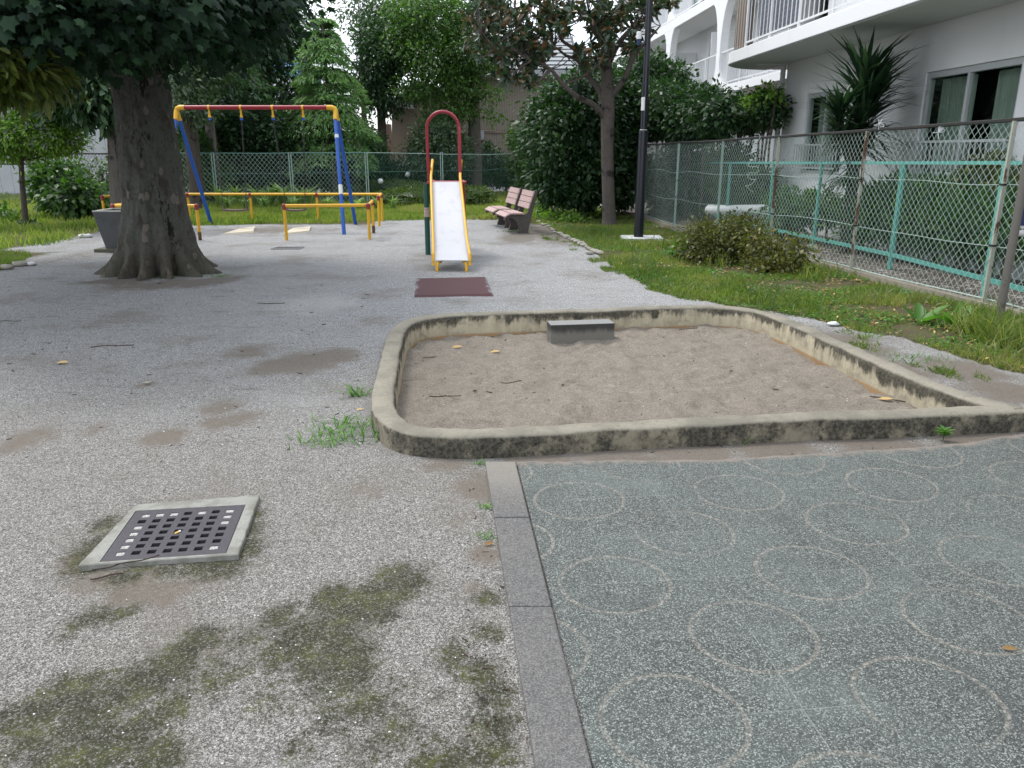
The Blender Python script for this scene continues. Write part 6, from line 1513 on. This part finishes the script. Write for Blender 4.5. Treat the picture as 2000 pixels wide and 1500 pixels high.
# ---- individual plants ----
def rosette(name, label, cat, c, n, ln, w, mat, up=.8, spread=.6, group=None, T=None, stem=None):
    x, y = c[0], c[1]; z = c[2] if len(c) > 2 else gz(x, y); Pn, Ld, Nn, S = [], [], [], []
    for k in range(n):
        a = random.uniform(0, 6.28); e = random.uniform(up*.5, up*1.5); d = Vector((math.cos(a)*spread, math.sin(a)*spread, e)).normalized(); Pn.append((x+d.x*.02*random.random()*4*ln, y+d.y*.02, z)); Ld.append(d); Nn.append(Vector((-d.x, -d.y, .8))); S.append(ln*random.uniform(.6,1.15))
    o = leafobj(name, T or T_strip(w/ln, .9), np.array(Pn), np.array(Ld), np.array(Nn), np.array(S), mat, loc=(x, y, 0)); tag(o, label, cat, group); return o
lil = [(430,377),(462,374),(500,371),(528,376),(553,368),(585,372),(605,378),(445,390),(515,388),(640,392),(575,392),(700,395),(735,400),(768,402),(480,392)]
for i, (u, v) in enumerate(lil):
    Y = 24.2 if v < 380 else 22.8; x, y, z = D(u, v+14, Y)
    side = 'left' if u < 490 else 'middle' if u < 600 else 'right'; row = 'against the back fence' if v < 380 else 'in the grass behind the yellow rail'
    rosette('lily_plant', f'pale green strap leaved lily clump {row}, {side} group', 'plant', (x, Y, max(0, z-.28)), 40, .80 if v < 380 else .50, .075 if v < 380 else .05, L_lily, 1.0, .75, f'lily clumps {row}, {side} group')
for u, v, n, ln, w, lab in ((1795,628,8,.30,.085,'broad leaved aspidistra plant at the foot of the rusty fence'), (1875,640,7,.30,.075,'second broad leaved plant leaning by the notice board post')):
    x, y = G(u, v); rosette('aspidistra', lab, 'plant', (x, y), n, ln, w, L_weed, .55, .8, T=T_long(w/ln*1.15))
for u, v, n, ln, lab in ((1910,655,260,.34,'tall thin grass tuft at the foot of the notice board post'), (1965,672,160,.28,'leafy grass tuft at the right picture edge by the fence'), (1585,545,60,.30,'upright grass tuft right of the azalea'), (1405,522,50,.26,'arching grass tuft in the middle of the azalea foot'),
      (1030,450,26,.12,'tuft of weeds below the front bench'), (988,434,24,.12,'tuft of weeds at the rear bench leg')):
    x, y = G(u, v)
    for _ in range(1):
        q = max(1, n); Pn = np.stack([x+RS.randn(q)*ln*.35, y+RS.randn(q)*ln*.35, np.zeros(q)], 1); Ld = np.stack([RS.randn(q)*.5, RS.randn(q)*.5, np.ones(q)], 1)
        o = leafobj('grass_tuft', T_strip(.03, .9), Pn, Ld, RS.randn(q, 3), ln*(.5+.7*RS.rand(q)), L_weed if 'weeds' in lab else L_grass, loc=(x, y, 0)); tag(o, lab, 'grass tuft')
for u, v, r, ln, n, lab in ((1008,452,.13,.09,70,'bushy weed at the foot of the front bench'),(700,772,.045,.13,26,'grassy weed growing against the left sandbox kerb'),(690,838,.16,.09,150,'spreading crabgrass at the left front corner of the sandbox'),(640,860,.09,.07,60,'crabgrass runner reaching left over the gravel'),(1350,860,.05,.06,36,'small weed at the front kerb of the sandbox, left of two'),(1428,856,.06,.07,42,'small weed at the front kerb of the sandbox, right of two'),(937,903,.02,.035,40,'tiny dark green weed at the kerb corner'),(950,990,.018,.05,16,'thin sprout along the pavement kerb near its end'),(948,1045,.03,.035,40,'little weed with dead leaves beside the kerb stones'),(1700,655,.09,.06,50,'low weed clump on the gravel right of the sandbox, farther one'),(1790,700,.16,.05,130,'low weed clump on the gravel right of the sandbox, nearer one'),(325,541,.07,.06,60,'green weed at the front foot of the plane tree'),(430,538,.09,.06,60,'green weed on the right root of the plane tree'),(1240,815,.02,.05,0,'x')):
    if n == 0: continue
    x, y = G(u, v); q = n; Pn = np.stack([x+RS.randn(q)*r, y+RS.randn(q)*r*.6, np.full(q, gz(x, y)+.003)], 1); Ld = np.stack([RS.randn(q)*.8, RS.randn(q)*.8, np.full(q, .55)], 1)
    o = leafobj('weed', T_strip(.10, .6), Pn, Ld, np.stack([RS.randn(q)*.4, RS.randn(q)*.4, np.ones(q)], 1), ln*(.5+.8*RS.rand(q)), L_weed, loc=(x, y, 0)); tag(o, lab, 'weed')
def sprig(label, u, v, h, n, ls, mat, name='weed'):
    x, y = G(u, v); root = thing(name, label, 'weed', (x, y, 0)); m = MB(); Pn, Ld, Nn, S = [], [], [], []
    m.tube([(x, y, -.01), (x+.005, y, h)], .0025, 5); m.build('stem', L_weed, root)
    for k in range(n):
        z = h*(.25+.75*k/n); a = k*2.4; d = Vector((math.cos(a), math.sin(a), .45)); Pn.append((x, y, z)); Ld.append(d); Nn.append(Vector((-d.x*.3, -d.y*.3, 1))); S.append(ls*random.uniform(.8,1.15))
    leafobj('leaves', T_long(.42), np.array(Pn), np.array(Ld), np.array(Nn), np.array(S), mat, root)
sprig('bright green leafy weed at the right end of the sandbox front kerb', 1842, 857, .055, 22, .055, L_weed)
sprig('pale yellow variegated weed against the sandbox front kerb', 1566, 852, .045, 44, .026, leafmat('variegated leaf', [(.2,.27,.05),(.5,.52,.18),(.62,.62,.3)], .3))
# ---- leaf litter, twigs ----
lit = [(893,679,'pale dry leaf on the sand near the back left corner','o'),(967,688,'second pale dry leaf on the sand, left of the step','o'),(122,707,'pale dry leaf on the gravel at left','o'),(703,800,'tan dry leaf caught beside the left sandbox kerb','o'),(1385,770-125,'',''),(1757,776,'curled rusty leaf in the right corner of the sandbox','o'),(1742,768,'second rusty leaf against the right sandbox wall','o'),(1728,783,'long pale bark chip in the right corner of the sandbox','o'),(1968,1272,'small rusty leaf on the green paving at right','o'),(955,1062,'brown dead leaf beside the pavement kerb','o')]
for u, v, lab, _ in lit:
    if not lab: continue
    insb = 640 < v < 800 and 790 < u < 1800 and 'beside' not in lab; x, y = G(u, v, -.07 if insb else 0); z = (sandz(x, y) if insb else gz(x, y))+.008
    if v > 1200: z = .014
    s = .10 if v < 800 else .05
    o = leafobj('dry_leaf', T_long(.35), np.array([(x-s/2, y, z)]), np.array([(1, random.uniform(-.4,.4), .12)]), np.array([(random.uniform(-.3,.3), -.4, 1)]), np.array([s]), L_dry, loc=(x, y, z), rnd=np.array([.9 if 'pale' in lab or 'tan' in lab else .25])); tag(o, lab, 'leaf')
M_twig = barkmat('twig bark', (.03,.022,.018), (.09,.065,.05), 30)
tw = [(868,783,60,0,'short dark twig on the sand left of centre',1),(1345,633+10,40,.3,'thin curved twig on the sand below the back wall',1),(1745,785,70,-.4,'dark twig across the right corner of the sandbox',1),(250,670,0,0,'',0),(220,674,70,.15,'thin dry twig on the gravel at left',0),(530,592,50,.0,'pale straight twig on the gravel beyond the sandbox',0),(20,625,40,0,'dark twig on the gravel at the left edge',0),(245,1118,110,.35,'dark twig resting across the drain surround',0),(205,1125,50,.3,'shorter twig in the moss left of the drain',0),(1050,885,60,.2,'',0),(1300,870,70,.15,'dark rotten twig on the soil in front of the sandbox',0),(1390,868,40,-.1,'black bark piece on the soil beside the kerb weeds',0),(840,700,30,.2,'little dark twig on the sand near the left wall',1),(1000,745,40,.3,'thin twig on the middle of the sand',1)]
for u, v, ln, ang, lab, sb in tw:
    if not lab: continue
    x, y = G(u, v, -.07 if sb else 0); L_ = ln*y/F*1.1; z = (sandz(x, y) if sb else (.034 if 'drain s' in lab else gz(x, y)))+.005; m = MB(); d = Vector((math.cos(ang), math.sin(ang)*1.6, 0)); a = Vector((x, y, z))-d*L_/2
    pts = [a+d*L_*k/4+Vector((random.uniform(-.01,.01), random.uniform(-.01,.01), random.uniform(0,.006))) for k in range(5)]; m.tube(curve(pts, 3), .0035 if ln < 100 else .0028, 5); 
    if ln > 60: m.tube([pts[2], pts[2]+Vector((d.y, -d.x, .05))*L_*.22+d*L_*.12], .0022, 4)
    o = m.build('twig', M_twig, loc=(x, y, z)); tag(o, lab, 'twig')
# fine litter nobody could count: chips, bits of bark and dark crumbs on gravel and sand
def litter():
    mb = MB(); random.seed(21)
    for k in range(420):
        if k < 110: u, v = random.uniform(790, 1850), random.uniform(650, 810); x, y = G(u, v, -.07)
        elif k < 320: u, v = random.uniform(0, 720), random.uniform(545, 900); x, y = G(u, v)
        elif k < 370: u, v = random.uniform(1000, 1950), random.uniform(850, 885); x, y = G(u, v)
        else: u, v = random.uniform(900, 990), random.uniform(930, 1480); x, y = G(u, v)
        if k >= 110 and inpoly(np.array([x]), np.array([y]), offset(SBo, -.02))[0]: continue
        if k < 110 and not inpoly(np.array([x]), np.array([y]), offset(SBo, .2))[0]: continue
        z = sandz(x, y) if k < 110 else gz(x, y); r = random.uniform(.0025, .007)*(1.5 if y > 5 else 1); a = random.uniform(0, 3.14); st = random.choice((1, 1, 2.5, 4))
        r *= .55; mb.box((x, y, z+r*.5), (r*st*2, r*1.3, r), a)
    o = mb.build('crumb_litter', M_twig); tag(o, 'fine dark bark crumbs scattered over gravel and sand', 'litter', kind='stuff')
    mb = MB()
    for k in range(150):
        if k < 40: u, v = random.uniform(790, 1850), random.uniform(650, 810); x, y = G(u, v, -.07); ok = inpoly(np.array([x]), np.array([y]), offset(SBo, .2))[0]; z = sandz(x, y)
        else: u, v = random.uniform(0, 960), random.uniform(600, 1500); x, y = G(u, v); ok = not inpoly(np.array([x]), np.array([y]), offset(SBo, -.02))[0]; z = gz(x, y)
        if not ok: continue
        r = random.uniform(.0015, .0032)*(1.4 if y > 4 else 1); mb.sphere((x, y, z+r*.4), (r*1.3, r, r*.7), 6, 4, .5)
    o = mb.build('pale_grit', M_wrock); tag(o, 'loose pale pebbles scattered over gravel and sand', 'litter', kind='stuff')
litter()
# ================ LIGHT, SKY, CAMERA ================
SUN_EL, SUN_AZ = math.radians(58), math.radians(-52)     # azimuth from +Y, negative = to the left
w = bpy.data.worlds.new('World'); sc.world = w; w.use_nodes = True; nt = w.node_tree; bg = nt.nodes['Background']
sky = nt.nodes.new('ShaderNodeTexSky'); sky.sky_type = 'NISHITA'; sky.sun_disc = False; sky.sun_elevation = SUN_EL; sky.sun_rotation = SUN_AZ; sky.air_density = 1; sky.dust_density = 1.5
tc = nt.nodes.new('ShaderNodeTexCoord'); mp = nt.nodes.new('ShaderNodeMapping'); mp.inputs['Scale'].default_value = (1,1,2.2); nt.links.new(tc.outputs['Generated'], mp.inputs[0])
nz = nt.nodes.new('ShaderNodeTexNoise'); nz.inputs['Scale'].default_value = 2.3; nz.inputs['Detail'].default_value = 7; nz.inputs['Roughness'].default_value = .58; nt.links.new(mp.outputs[0], nz.inputs['Vector'])
cr = nt.nodes.new('ShaderNodeValToRGB'); cr.color_ramp.elements[0].position = .34; cr.color_ramp.elements[1].position = .52; cr.color_ramp.elements[0].color = (.35,.35,.35,1); nt.links.new(nz.outputs['Fac'], cr.inputs[0])
mx = nt.nodes.new('ShaderNodeMix'); mx.data_type = 'RGBA'; nt.links.new(cr.outputs[0], mx.inputs[0]); nt.links.new(sky.outputs[0], mx.inputs[6]); mx.inputs[7].default_value = (8.6,9.1,9.9,1)
nt.links.new(mx.outputs[2], bg.inputs[0]); bg.inputs[1].default_value = .12
ld = bpy.data.lights.new('sun', 'SUN'); ld.energy = 1.5; ld.angle = math.radians(16); ld.color = (1, .96, .90)
lo = bpy.data.objects.new('sun', ld); COL.objects.link(lo)
sd = Vector((math.sin(SUN_AZ)*math.cos(SUN_EL), math.cos(SUN_AZ)*math.cos(SUN_EL), math.sin(SUN_EL)))
lo.rotation_euler = sd.to_track_quat('Z', 'Y').to_euler(); lo.location = sd*30
cd = bpy.data.cameras.new('camera'); co = bpy.data.objects.new('camera', cd); COL.objects.link(co); sc.camera = co
cd.sensor_fit = 'HORIZONTAL'; cd.sensor_width = 36; cd.lens = 36*F/2000; cd.clip_end = 3000; cd.clip_start = .05
co.location = (0, 0, H); co.rotation_euler = (math.pi/2-P, 0, 0)
vs = sc.view_settings; vs.view_transform = 'Standard'; vs.look = 'None'; vs.exposure = 0.93; vs.gamma = 1; vs.use_curve_mapping = False
sc.cycles.max_bounces = 6; sc.cycles.transparent_max_bounces = 12
